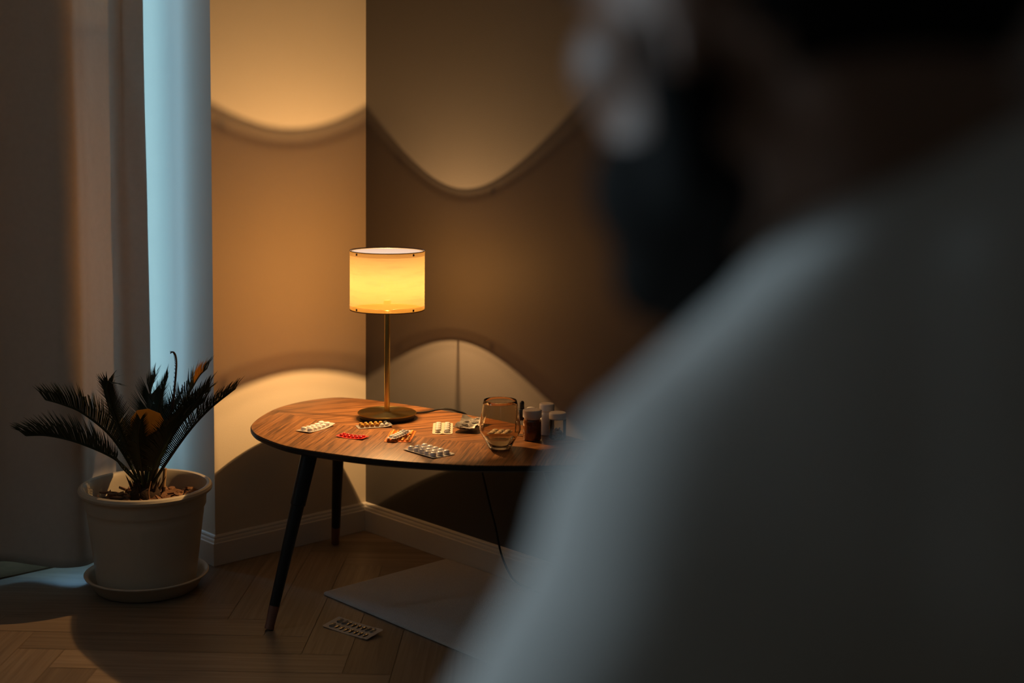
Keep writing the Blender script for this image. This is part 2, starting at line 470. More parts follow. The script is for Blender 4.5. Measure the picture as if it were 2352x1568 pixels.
for (tx, ty, bx_, by_) in ((-0.585, -0.535, -0.7026, -0.5263), (-0.235, -0.185, -0.160, -0.062), (-0.20, -0.98, -0.115, -1.10)):
    top, bot = Vector((tx, ty, 0.4265)), Vector((bx_, by_, 0.003))
    at_ = lambda s: top + (bot-top)*s
    bm = bmesh.new(); tube(bm, [at_(0), at_(0.30), at_(0.305), at_(0.87)], [0.0205, 0.0186, 0.0166, 0.0128], 20)
    lg = obj('leg', bm, m_black, tb, 40); lg.location = (0.35, 0.6, 0)
    bm = bmesh.new(); tube(bm, [at_(0.87), at_(0.985), at_(0.99), at_(1.0)], [0.0130, 0.0113, 0.0120, 0.0118], 20)
    fr_ = obj('ferrule', bm, m_ferrule, lg, 40)

# ------------------------------------------------------------------ table lamp
LX, LY = -0.2634, -0.4343
T = 0.4500
m_brass = mat('brushed_brass', (0.62, 0.45, 0.15), 0.68, metal=1.0, noise_amt=0.08, noise_scale=40)
_bn = m_brass.node_tree; _bp = _bn.nodes['Principled BSDF']; _bp.inputs['Anisotropic'].default_value = 0.9; _bp.inputs['Anisotropic Rotation'].default_value = 0.25
_tg = nd(_bn, 'ShaderNodeTangent'); _tg.direction_type = 'RADIAL'; _tg.axis = 'Z'
_bn.links.new(_tg.outputs[0], _bp.inputs['Tangent'])
m_brassp = mat('polished_brass', (0.62, 0.45, 0.15), 0.25, metal=1.0, noise_amt=0.08, noise_scale=40)
m_blackp = mat('black_plastic', (0.012, 0.012, 0.012), 0.45)
def shade_mat():
    m = bpy.data.materials.new('linen_shade'); m.use_nodes = True; nt = m.node_tree
    nt.nodes.remove(nt.nodes['Principled BSDF'])
    tc = nd(nt, 'ShaderNodeTexCoord')
    # woven slub threads
    cyl = nd(nt, 'ShaderNodeMapping'); cyl.inputs['Scale'].default_value = (14, 14, 900)
    nt.links.new(tc.outputs['Object'], cyl.inputs['Vector'])
    nz = nd(nt, 'ShaderNodeTexNoise', Scale=1.0, Detail=3.0); nt.links.new(cyl.outputs['Vector'], nz.inputs['Vector'])
    c2 = nd(nt, 'ShaderNodeMapping'); c2.inputs['Scale'].default_value = (9, 9, 60)
    nt.links.new(tc.outputs['Object'], c2.inputs['Vector'])
    nz2 = nd(nt, 'ShaderNodeTexNoise', Scale=1.0, Detail=2.0); nt.links.new(c2.outputs['Vector'], nz2.inputs['Vector'])
    av = nd(nt, 'ShaderNodeMath', operation='ADD'); nt.links.new(nz.outputs['Fac'], av.inputs[0]); nt.links.new(nz2.outputs['Fac'], av.inputs[1])
    cr = nd(nt, 'ShaderNodeValToRGB'); e = cr.color_ramp.elements
    e[0].position = 0.7; e[0].color = (SH[0]*0.86, SH[1]*0.86, SH[2]*0.82, 1)
    e[1].position = 1.25; e[1].color = (SH[0]*1.08, SH[1]*1.08, SH[2]*1.12, 1)
    hv = nd(nt, 'ShaderNodeMath', operation='MULTIPLY'); hv.inputs[1].default_value = 1.0
    nt.links.new(av.outputs[0], hv.inputs[0]); nt.links.new(hv.outputs[0], cr.inputs['Fac'])
    tr = nd(nt, 'ShaderNodeBsdfTranslucent'); nt.links.new(cr.outputs['Color'], tr.inputs['Color'])
    df = nd(nt, 'ShaderNodeBsdfDiffuse'); ge = nd(nt, 'ShaderNodeNewGeometry'); dm = nd(nt, 'ShaderNodeMix'); dm.data_type = 'RGBA'     # bulb's white burn-out tinted into the dark bluish inner face, raw linen outside
    dm.inputs['A'].default_value = (0.055, 0.05, 0.04, 1); dm.inputs['B'].default_value = (0.032, 0.040, 0.075, 1)
    nt.links.new(ge.outputs['Backfacing'], dm.inputs['Factor']); nt.links.new(dm.outputs['Result'], df.inputs['Color'])
    ad = nd(nt, 'ShaderNodeAddShader'); nt.links.new(tr.outputs[0], ad.inputs[0]); nt.links.new(df.outputs[0], ad.inputs[1])
    # open weave: part of the light passes straight between the threads
    tp = nd(nt, 'ShaderNodeBsdfTransparent'); tp.inputs['Color'].default_value = (*ST, 1)
    a2 = nd(nt, 'ShaderNodeAddShader'); nt.links.new(ad.outputs[0], a2.inputs[0]); nt.links.new(tp.outputs[0], a2.inputs[1])
    nt.links.new(a2.outputs[0], nt.nodes['Material Output'].inputs['Surface'])
    return m
SH = (0.0300, 0.0205, 0.0052)
ST = (0.140, 0.115, 0.085)
m_shade = shade_mat()
m_hem = mat('folded_linen_hem', (0.5, 0.4, 0.3), 0.9, noise_amt=0.08, noise_scale=80)
def hem_mat():
    m = bpy.data.materials.new('folded_linen'); m.use_nodes = True; nt = m.node_tree
    nt.nodes.remove(nt.nodes['Principled BSDF'])
    tr = nd(nt, 'ShaderNodeBsdfTranslucent'); tr.inputs['Color'].default_value = (0.03, 0.018, 0.008, 1)
    df = nd(nt, 'ShaderNodeBsdfDiffuse'); df.inputs['Color'].default_value = (0.10, 0.085, 0.065, 1)
    ad = nd(nt, 'ShaderNodeAddShader'); nt.links.new(tr.outputs[0], ad.inputs[0]); nt.links.new(df.outputs[0], ad.inputs[1])
    tp = nd(nt, 'ShaderNodeBsdfTransparent'); tp.inputs['Color'].default_value = (0.60, 0.56, 0.52, 1)
    a2 = nd(nt, 'ShaderNodeAddShader'); nt.links.new(ad.outputs[0], a2.inputs[0]); nt.links.new(tp.outputs[0], a2.inputs[1])
    nt.links.new(a2.outputs[0], nt.nodes['Material Output'].inputs['Surface'])
    return m
m_hem = hem_mat()
def emit(name, color, strength):
    m = bpy.data.materials.new(name); m.use_nodes = True; nt = m.node_tree
    nt.nodes.remove(nt.nodes['Principled BSDF'])
    e = nd(nt, 'ShaderNodeEmission'); e.inputs['Color'].default_value = (*color, 1); e.inputs['Strength'].default_value = strength
    nt.links.new(e.outputs[0], nt.nodes['Material Output'].inputs['Surface'])
    return m
m_bulb = emit('warm_bulb', (1.0, 0.62, 0.25), 0.05)
_nt = m_bulb.node_tree; _tp = nd(_nt, 'ShaderNodeBsdfTransparent'); _ad = nd(_nt, 'ShaderNodeAddShader')
_nt.links.new(_nt.nodes['Emission'].outputs[0], _ad.inputs[0]); _nt.links.new(_tp.outputs[0], _ad.inputs[1])
_nt.links.new(_ad.outputs[0], _nt.nodes['Material Output'].inputs['Surface'])
lp = thing('table_lamp', 'lit brass table lamp with a cream drum shade on the walnut table', 'lamp', (LX, LY, T))
BR = 0.0784
obj('base_pad', lathe([(0, 0.0006), (BR-0.006, 0.0006), (BR-0.005, 0.002), (BR-0.005, 0.0135), (0, 0.0135)], 72), m_blackp, lp)
obj('base', lathe([(0, 0.0136), (BR-0.001, 0.0136), (BR, 0.0145), (BR, 0.0160), (BR-0.0012, 0.0174), (0.012, 0.0178), (0.0105, 0.0195), (0, 0.0195)], 96), m_brass, lp)
obj('pole', lathe([(0, 0.0195), (0.0074, 0.0195), (0.0074, 0.285), (0, 0.285)], 32), m_brassp, lp)
so = obj('socket', lathe([(0, 0.283), (0.0165, 0.283), (0.0172, 0.285), (0.0172, 0.2915), (0.015, 0.293), (0, 0.2932)], 32), m_brassp, lp)
obj('bulb_holder', lathe([(0, 0.2934), (0.0095, 0.2934), (0.0095, 0.312), (0.0085, 0.3180), (0, 0.3180)], 32), m_blackp, lp)
so['label'] = 'brass socket under the shade'
BZ = 0.8099 - T
bl = obj('bulb', lathe([(0, BZ-0.041), (0.008, BZ-0.040), (0.010, BZ-0.026), (0.019, BZ-0.012), (0.0245, BZ), (0.0225, BZ+0.011), (0.0155, BZ+0.020), (0.007, BZ+0.0235), (0, BZ+0.0242)], 32), m_bulb, lp, 180)
bl['label'] = 'clear warm bulb'
bm = bmesh.new(); ellipsoid(bm, (0, 0, BZ-0.012), (0.0014, 0.0014, 0.003), None, 12, 8)
obj('filament', bm, emit('hot_filament', (1.0, 0.6, 0.22), 5.0), bl, 180)
_pl = bpy.data.lights.new('bulb_source', 'POINT'); _pl.energy = 18.5; _pl.color = (1.0, 0.56, 0.215); _pl.shadow_soft_size = 0.003
_po = bpy.data.objects.new('bulb_source', _pl); COL.objects.link(_po); _po.parent = lp; _po.location = (0, 0, BZ)
_pl2 = _pl.copy(); _pl2.energy = 2.6; _p2 = bpy.data.objects.new('bulb_source', _pl2); COL.objects.link(_p2); _p2.parent = lp; _p2.location = (0.002, 0.002, BZ+0.012)  # weak second source, added to give the wall light a double edge
z0, z1 = 0.7429-T, 0.901-T
RS = 0.0988
sh = obj('lamp_shade', lathe([(RS, z0), (RS, z1)], 120), m_shade, lp, 180)
for a, b, nm in ((z0, z0+0.0125, 'shade_trim'), (z1-0.0125, z1, 'shade_trim')):
    r_ = RS+0.0006
    hm = obj(nm, lathe([(r_, a-0.0004), (r_, b+0.0004)], 120), m_hem, sh, 40)
# wire frame of the shade: a ring at each end, three spokes at the bottom
m_wire = mat('shade_wire', (0.03, 0.026, 0.02), 0.4, noise_amt=0.03)
for zz in (z0+0.003, z1-0.003):
    bm = bmesh.new()
    tube(bm, [((RS-0.0028)*math.cos(2*PI*i/72), (RS-0.0028)*math.sin(2*PI*i/72), zz) for i in range(73)], 0.0013, 6, False)
    obj('wire_ring', bm, m_wire, sh, 180)
for i in range(3):
    a = R(3+120*i); ca, sa = math.cos(a), math.sin(a); bm = bmesh.new()
    tube(bm, [(ca*0.017, sa*0.017, 0.290), (ca*0.06, sa*0.06, 0.291), (ca*(RS-0.0042), sa*(RS-0.0042), z0+0.003)], 0.0012, 6)
    obj('spoke', bm, m_wire, sh, 180)
m_clip = mat('clip_metal', (0.08, 0.06, 0.05), 0.5, metal=0.5)
for zz in (z0+0.0065, z1-0.0065):
    for deg in (-48, 48, 108, 180, 252):
        a = AZ + PI + R(deg)
        bm = bmesh.new(); add_box(bm, RS+0.0004, RS+0.0014, -0.0026, 0.0026, zz-0.0028, zz+0.0028)
        k = obj('clip', bm, m_clip, sh, None); k.rotation_euler = (0, 0, a)
bm = bmesh.new()
cp = catmull([(-0.1875, -0.4480, 0.4562), (-0.165, -0.4555, 0.4545), (-0.135, -0.458, 0.4545), (-0.112, -0.466, 0.4585), (-0.095, -0.480, 0.4600), (-0.074, -0.497, 0.4545),
              (-0.045, -0.515, 0.437), (-0.033, -0.527, 0.385), (-0.031, -0.555, 0.300), (-0.031, -0.590, 0.205), (-0.030, -0.612, 0.150), (-0.031, -0.635, 0.085), (-0.034, -0.668, 0.040),
              (-0.036, -0.705, 0.0165), (-0.040, -0.78, 0.0125), (-0.055, -0.95, 0.0125), (-0.07, -1.2, 0.0125)], 8)
tube(bm, [(p.x-LX, p.y-LY, p.z-T) for p in cp], 0.0028, 10)
co = obj('cord', bm, m_blackp, lp, 180); co['label'] = 'black power cord'

# ------------------------------------------------------------------ grey mat
def mat_pad():
    bm = bmesh.new(); x0, x1, y0, y1 = -0.4535, -0.016, -1.75, -0.4005
    levels = [(0.002, 0.0004), (0.0, 0.0022), (0.0008, 0.0052), (0.0042, 0.0074), (0.010, 0.0080)]
    rings = []
    for d, z in levels:
        ring = []; rr = 0.012
        for cx, cy, a0 in ((x1-rr, y1-rr, 0), (x0+rr, y1-rr, 90), (x0+rr, y0+rr, 180), (x1-rr, y0+rr, 270)):
            for k in range(6):
                a = R(a0+90*k/5); ring.append(bm.verts.new((cx+(rr-d)*math.cos(a), cy+(rr-d)*math.sin(a), z)))
        rings.append(ring)
    n = len(rings[0])
    for a, b in zip(rings, rings[1:]):
        for i in range(n): bm.faces.new((a[i], a[(i+1) % n], b[(i+1) % n], b[i]))
    bm.faces.new(rings[0][::-1]); bm.faces.new(rings[-1])
    return bm
m_mat = mat('grey_pile', (0.60, 0.565, 0.53), 0.95, spec=0.1, noise_amt=0.12, noise_scale=160, bump=0.9, bump_scale=420, sheen=0.3)
tag(obj('floor_mat', mat_pad(), m_mat, None, 60), 'plain grey floor mat lying against the dark wall under the table', 'mat')

# ------------------------------------------------------------------ potted cycad and saucer
PX, PY = -0.7650, -0.0450
m_pot = mat('beige_plastic', (0.60, 0.535, 0.43), 0.45, noise_amt=0.05, noise_scale=9, bump=0.05, bump_scale=300)
sc = tag(obj('plant_saucer', lathe([(0, 0.0008), (0.126, 0.0008), (0.132, 0.004), (0.150, 0.036), (0.1555, 0.0395), (0.1605, 0.0415), (0.1615, 0.0445), (0.159, 0.0465), (0.1525, 0.0445),
                                    (0.147, 0.040), (0.141, 0.024), (0.139, 0.0225), (0.128, 0.0085), (0.124, 0.0075), (0, 0.0075)], 96), m_pot, None, 35, (PX, PY, 0)),
         'round beige plastic saucer under the plant pot', 'saucer')
pl = thing('potted_cycad', 'dark green cycad in a beige plastic pot beside the curtain', 'plant', (PX, PY, 0.0078), AZ-PI/2)
obj('pot', lathe([(0, 0.0), (0.122, 0.0), (0.127, 0.004), (0.1485, 0.186), (0.1495, 0.190), (0.1500, 0.196), (0.1505, 0.2080), (0.1535, 0.2130), (0.1560, 0.2180), (0.1575, 0.2470), (0.1600, 0.2520),
                  (0.1660, 0.2530), (0.1715, 0.2580), (0.1730, 0.2640), (0.1705, 0.2700), (0.1650, 0.2730), (0.1585, 0.2710), (0.1540, 0.2640), (0.1515, 0.2480), (0.1480, 0.2250), (0.1465, 0.205), (0, 0.205)], 96), m_pot, pl, 35)
m_soil = mat('dark_soil', (0.055, 0.030, 0.017), 0.95, noise_amt=0.4, noise_scale=60, bump=1.0, bump_scale=90)
def soil():
    bm = lathe([(0.1470, 0.208), (0.1440, 0.219), (0.11, 0.224), (0.07, 0.230), (0.03, 0.235), (0, 0.236)], 64)
    for v in bm.verts: v.co.z += noise.noise(v.co*40)*0.005
    return bm
obj('soil', soil(), m_soil, pl, 60)
m_bark = mat('bark_chips', (0.26, 0.13, 0.065), 0.85, noise_amt=0.45, noise_scale=70, bump=0.6, bump_scale=120)
def chips():
    bm = bmesh.new(); rnd = random.Random(4)
    for i in range(120):
        a = rnd.uniform(0, 2*PI); r_ = math.sqrt(rnd.uniform(0.02, 1))*0.128
        L, w_, h = rnd.uniform(0.018, 0.052), rnd.uniform(0.009, 0.022), rnd.uniform(0.003, 0.008)
        z = 0.231 - 0.07*max(0, r_-0.06) + rnd.uniform(0, 0.016)
        mtx = Matrix.Translation((r_*math.cos(a), r_*math.sin(a), z)) @ Matrix.Rotation(rnd.uniform(0, 2*PI), 4, 'Z') @ Matrix.Rotation(rnd.gauss(0, 0.35), 4, 'Y') @ Matrix.Rotation(rnd.gauss(0, 0.4), 4, 'X')
        n = 6; top = []; bot = []
        for k in range(n):
            b = 2*PI*k/n; j = rnd.uniform(0.65, 1.0)
            top.append(bm.verts.new(mtx @ Vector((L/2*j*math.cos(b), w_/2*j*math.sin(b), h/2))))
            bot.append(bm.verts.new(mtx @ Vector((L/2*math.cos(b)*j*0.95, w_/2*math.sin(b)*j*0.95, -h/2))))
        bm.faces.new(top); bm.faces.new(bot[::-1])
        for k in range(n): bm.faces.new((top[k-1], bot[k-1], bot[k], top[k]))
    # a few chips standing up on edge
    bmesh.ops.recalc_face_normals(bm, faces=bm.faces)
    return bm
ck = obj('bark_chips', chips(), m_bark, pl, None); ck['kind'] = 'stuff'; ck['label'] = 'loose brown bark chips'
m_stem = mat('fibrous_stem', (0.045, 0.026, 0.016), 0.9, noise_amt=0.5, noise_scale=90, bump=1.0, bump_scale=150)
def stem():
    bm = lathe([(0.036, 0.222), (0.040, 0.240), (0.036, 0.258), (0.026, 0.272), (0, 0.276)], 20)
    for v in bm.verts: v.co += Vector((noise.noise(v.co*60+Vector((3, 1, 2))), noise.noise(v.co*60+Vector((8, 4, 1))), 0))*0.006
    rnd = random.Random(9)
    for i in range(46):
        a = rnd.uniform(0, 2*PI); r_ = rnd.uniform(0.010, 0.036)
        p = Vector((r_*math.cos(a), r_*math.sin(a), rnd.uniform(0.245, 0.262)))
        d = Vector((math.cos(a)*rnd.uniform(0.1, 0.5), math.sin(a)*rnd.uniform(0.1, 0.5), 1)).normalized()
        tube(bm, [p, p+d*0.02, p+d*rnd.uniform(0.03, 0.045)], [0.0045, 0.003, 0.0004], 5)
    return bm
obj('stem', stem(), m_stem, pl, 60)
m_leaf = mat('cycad_leaf', (0.016, 0.030, 0.016), 0.42, spec=0.4, noise_amt=0.35, noise_scale=30)
m_leafy = mat('yellowed_leaf', (0.66, 0.33, 0.05), 0.55, noise_amt=0.2, noise_scale=60)
m_rachis = mat('leaf_stalk', (0.022, 0.034, 0.015), 0.5, noise_amt=0.3)
# every frond: stalk points in (right, away, up) metres from the crown, then leaflet look
BASE = Vector((0.0, 0.0, 0.262))
def frond(pts, nl=62, ll=0.062, start=0.28, lift=0.55, yellow=None, cut=None, wid=0.0030, seed=0, side=(1, 1)):
    bm = bmesh.new(); rnd = random.Random(seed)
    c = catmull([Vector((p[0]-0.255*p[1], p[1], p[2]-0.19*p[1])) + BASE for p in pts], 14)
    n = len(c)
    tube(bm, c, [0.0042*(1-0.8*i/(n-1))+0.0006 for i in range(n)], 6)
    for f in bm.faces: f.material_index = 1
    cum = [0.0]
    for a, b in zip(c, c[1:]): cum.append(cum[-1] + (b-a).length)
    tot = cum[-1]
    def at(s):
        s = max(0, min(tot*0.9999, s))
        for i in range(n-1):
            if cum[i+1] >= s:
                k = (s-cum[i])/(cum[i+1]-cum[i]+1e-9); return c[i].lerp(c[i+1], k), (c[i+1]-c[i]).normalized()
        return c[-1], (c[-1]-c[-2]).normalized()
    for j in range(nl):
        q = j/(nl-1); s = tot*(start + (1-start)*q); p, t = at(s)
        up = Vector((0, 0, 1)); sd = t.cross(up)
        if sd.length < 0.15: sd = t.cross(Vector((0, 1, 0.3)))
        sd.normalize(); nr = sd.cross(t).normalized()
        env = (0.45 + 0.55*min(1, q/0.22)) * (1.0 - 0.42*max(0, (q-0.55)/0.45))
        for sg in (-1, 1):
            if not side[0 if sg < 0 else 1]: continue
            if rnd.random() < 0.02: continue
            L = ll*env*rnd.uniform(0.9, 1.08)
            fwd = 0.45 + 0.70*q
            d = (t*fwd + sd*sg*0.95*(1-0.45*q) + nr*lift*rnd.uniform(0.85, 1.15)).normalized()
            mi = 0; tipw = 0.12
            if yellow and yellow[0] <= q <= yellow[1]: mi = 2
            if cut and cut[0] <= q <= cut[1]: L *= cut[2]*rnd.uniform(0.85, 1.1); tipw = 0.9
            wv = (t - d*t.dot(d)).normalized()*wid
            cv = (nr*-1)*L*0.10
            a0, a1 = p - wv*0.5, p + wv*0.5
            m_ = p + d*L*0.5 - cv*0.4
            e_ = p + d*L + cv*0.5
            v = [bm.verts.new(x) for x in (a0, a1, m_ + wv*0.50, e_ + wv*tipw*0.5, e_ - wv*tipw*0.5, m_ - wv*0.50)]
            f1 = bm.faces.new((v[0], v[1], v[2], v[5])); f2 = bm.faces.new((v[5], v[2], v[3], v[4]))
            f1.material_index = f2.material_index = mi
    return bm
FR = [
    dict(pts=[(-0.012,0,0),(-0.045,-0.01,0.045),(-0.087,-0.02,0.083),(-0.174,-0.05,0.122),(-0.250,-0.07,0.140),(-0.305,-0.09,0.140)], lift=0.85, ll=0.092, start=0.30),
    dict(pts=[(-0.010,0.01,0),(-0.050,0.0,0.080),(-0.095,-0.01,0.145),(-0.162,-0.03,0.200),(-0.212,-0.05,0.222),(-0.255,-0.06,0.234)], lift=0.95, ll=0.090, start=0.26, cut=(0.5, 0.60, 0.75)),
    dict(pts=[(-0.006,-0.01,0),(-0.030,-0.06,0.080),(-0.060,-0.11,0.155),(-0.083,-0.15,0.225),(-0.092,-0.17,0.265),(-0.088,-0.178,0.283),(-0.080,-0.182,0.280)], lift=0.2, ll=0.068, start=0.20),
    dict(pts=[(-0.006,0.01,0),(-0.035,0.04,0.080),(-0.070,0.06,0.155),(-0.098,0.06,0.225),(-0.110,0.05,0.275)], lift=0.2, ll=0.062, start=0.25, cut=(0.86, 1.0, 0.85)),
    dict(pts=[(0.000,0.01,0),(0.004,0.06,0.100),(0.008,0.12,0.185),(0.016,0.13,0.255),(0.030,0.14,0.300)], lift=0.15, ll=0.075, start=0.25),
    dict(pts=[(0.004,0.01,0),(0.018,0.04,0.100),(0.032,0.09,0.180),(0.046,0.11,0.245),(0.064,0.12,0.300)], lift=0.2, ll=0.060, start=0.30),
    dict(pts=[(0.008,0.01,0),(0.040,0.04,0.105),(0.078,0.08,0.185),(0.118,0.11,0.250),(0.148,0.12,0.300),(0.170,0.12,0.322)], lift=0.55, ll=0.074, start=0.22, yellow=(0.80, 0.94), cut=(0.60, 0.72, 0.6)),
    dict(pts=[(0.008,-0.01,0),(0.045,-0.05,0.095),(0.085,-0.09,0.165),(0.126,-0.12,0.225),(0.165,-0.13,0.272)], lift=0.45, ll=0.082, start=0.22, cut=(0.55, 0.64, 0.7)),
    dict(pts=[(0.008,0.02,0),(0.050,0.08,0.110),(0.100,0.12,0.195),(0.140,0.12,0.240),(0.172,0.12,0.258)], lift=0.45, ll=0.070, start=0.25),
    dict(pts=[(0.012,-0.01,0),(0.055,-0.03,0.070),(0.115,-0.05,0.155),(0.170,-0.06,0.215),(0.235,-0.07,0.268)], lift=0.55, ll=0.072, start=0.20),
    dict(pts=[(0.004,-0.02,0),(0.030,-0.08,0.080),(0.062,-0.13,0.145),(0.098,-0.16,0.195)], lift=0.4, ll=0.070, start=0.22),
    dict(pts=[(-0.002,-0.02,0),(-0.012,-0.08,0.080),(-0.016,-0.13,0.145),(-0.010,-0.16,0.185)], lift=0.2, ll=0.056, start=0.25),
    dict(pts=[(0.008,0.02,0),(0.028,0.08,0.110),(0.066,0.12,0.190),(0.095,0.13,0.235)], lift=0.35, ll=0.070, start=0.25),
    dict(pts=[(0.010,0.00,0),(0.044,0.00,0.090),(0.090,0.01,0.165),(0.134,0.01,0.215),(0.158,0.01,0.232)], lift=0.8, ll=0.070, start=0.22),
    dict(pts=[(-0.008,-0.01,0),(-0.035,-0.03,0.030),(-0.062,-0.045,0.060),(-0.084,-0.055,0.095)], lift=0.2, ll=0.026, start=0.35, nl=14),
]
for i, f in enumerate(FR):
    o = obj('frond', frond(seed=i+1, **f), [m_leaf, m_rachis, m_leafy], pl, None)
# one young frond still curled at its tip
bm = bmesh.new()
cc = catmull([Vector(p)+BASE for p in ((0.012,0.02,0.0),(0.040,0.05,0.11),(0.058,0.06,0.20),(0.066,0.06,0.26),(0.071,0.06,0.315),(0.070,0.06,0.340),(0.066,0.06,0.351),(0.060,0.06,0.3535),(0.0555,0.06,0.350))], 10)
tube(bm, cc, [0.0033*(1-0.45*i/(len(cc)-1)) for i in range(len(cc))], 6)
for i in range(26, len(cc)-14, 2):
    t = (cc[i+1]-cc[i]).normalized(); s_ = Vector((-1, 0, 0.25))
    tube(bm, [cc[i], cc[i]+s_*0.004, cc[i]+s_*0.0045+t*0.004], [0.0011, 0.0009, 0.0003], 4)
yo = obj('frond', bm, mat('young_frond', (0.035, 0.022, 0.018), 0.6), pl, 60); yo['label'] = 'young dark frond curled over at the tip'
# one broad yellowed leaflet cluster
bm = bmesh.new()
ys = [(-0.028,0.158,0.0),(-0.026,0.185,0),(-0.012,0.205,0),(0.012,0.206,0),(0.038,0.190,0),(0.046,0.170,0),(0.036,0.150,0),(0.008,0.132,0),(-0.014,0.130,0)]
g0 = [bm.verts.new(Vector((x+0.012, -0.065+0.7*x, y+0.018))+BASE) for x, y, _ in ys]
g1 = [bm.verts.new(v.co + Vector((0, 0.0012, 0))) for v in g0]
bm.faces.new(g0); bm.faces.new(g1[::-1])
for i in range(len(g0)): bm.faces.new((g0[i-1], g0[i], g1[i], g1[i-1]))
bmesh.ops.triangulate(bm, faces=[f for f in bm.faces if len(f.verts) > 4])
yl = obj('withered_leaf', bm, m_leafy, pl, None); yl['label'] = 'broad yellowed leaf in the middle of the crown'
bm = bmesh.new(); tube(bm, [(0.036, 0.035, 0.215), (0.039, 0.036, 0.256)], 0.0052, 12)
st = obj('stake', bm, mat('bamboo', (0.05, 0.03, 0.02), 0.5, noise_amt=0.2), pl); st['label'] = 'short bamboo stake'
bm = bmesh.new(); tube(bm, [(0.039, 0.036, 0.256), (0.043, 0.037, 0.306)], 0.0050, 12)
obj('stake_tip', bm, mat('bamboo_pale', (0.42, 0.27, 0.14), 0.5, noise_amt=0.2), st)
bm = bmesh.new(); tube(bm, [(0.026, -0.05, 0.222), (0.020, -0.05, 0.262), (0.026, -0.045, 0.292)], [0.0026, 0.0022, 0.0012], 8)
obj('dry_stalk', bm, m_bark, pl)

# ------------------------------------------------------------------ blister packs
m_foil = mat('silver_foil', (0.62, 0.60, 0.57), 0.34, metal=0.85, noise_amt=0.06, noise_scale=300, bump=0.25, bump_scale=500)
m_foilw = mat('white_blister_card', (0.52, 0.50, 0.48), 0.3, coat=0.4, noise_amt=0.03)
m_foilo = mat('orange_blister_card', (0.72, 0.19, 0.02), 0.35, coat=0.4, noise_amt=0.05)
m_foilr = mat('red_blister_card', (0.75, 0.05, 0.03), 0.35, coat=0.5, noise_amt=0.05)
m_foilp = mat('pale_foil', (0.70, 0.64, 0.50), 0.4, metal=0.35, coat=0.3, noise_amt=0.05)
m_pillw = mat('white_tablet', (0.80, 0.77, 0.76), 0.3, coat=0.7, noise_amt=0.02)
m_pillr = mat('red_tablet', (0.66, 0.02, 0.015), 0.25, coat=0.8, noise_amt=0.04)
m_pillg = mat('amber_softgel', (0.60, 0.30, 0.05), 0.12, coat=1.0, metal=0.25, noise_amt=0.05)
m_pillo = mat('orange_gold_tablet', (0.80, 0.37, 0.05), 0.2, coat=1.0, noise_amt=0.04)
m_pillp = mat('grey_oval_pill', (0.58, 0.55, 0.49), 0.22, coat=0.9, noise_amt=0.03)
m_pocket = mat('empty_pocket_film', (0.85, 0.83, 0.8), 0.08, trans=0.85, spec=0.6, noise_amt=0.02)
m_hole = mat('torn_pocket', (0.035, 0.022, 0.016), 0.18, coat=1.0, noise_amt=0.3)

def tablet_bm(rx, ry, h, dome=0.45, sq=2.0):
    """tablet with a straight band and a domed top"""
    bm = bmesh.new(); n = 24; rings = []
    for rr, z in ((0.94, 0.0), (1.0, h*0.12), (1.0, h*(1-dome)), (0.93, h*(1-dome*0.62)), (0.75, h*(1-dome*0.25)), (0.42, h*(1-dome*0.05))):
        ring = []
        for k in range(n):
            a = 2*PI*k/n; ca, sa = math.cos(a), math.sin(a)
            den = (abs(ca)**sq + abs(sa)**sq)**(1/sq)
            ring.append(bm.verts.new((rx*rr*ca/den, ry*rr*sa/den, z)))
        rings.append(ring)
    for a, b in zip(rings, rings[1:]):
        for k in range(n): bm.faces.new((a[k], a[(k+1) % n], b[(k+1) % n], b[k]))
    bm.faces.new(rings[0][::-1]); bm.faces.new(rings[-1])
    return bm

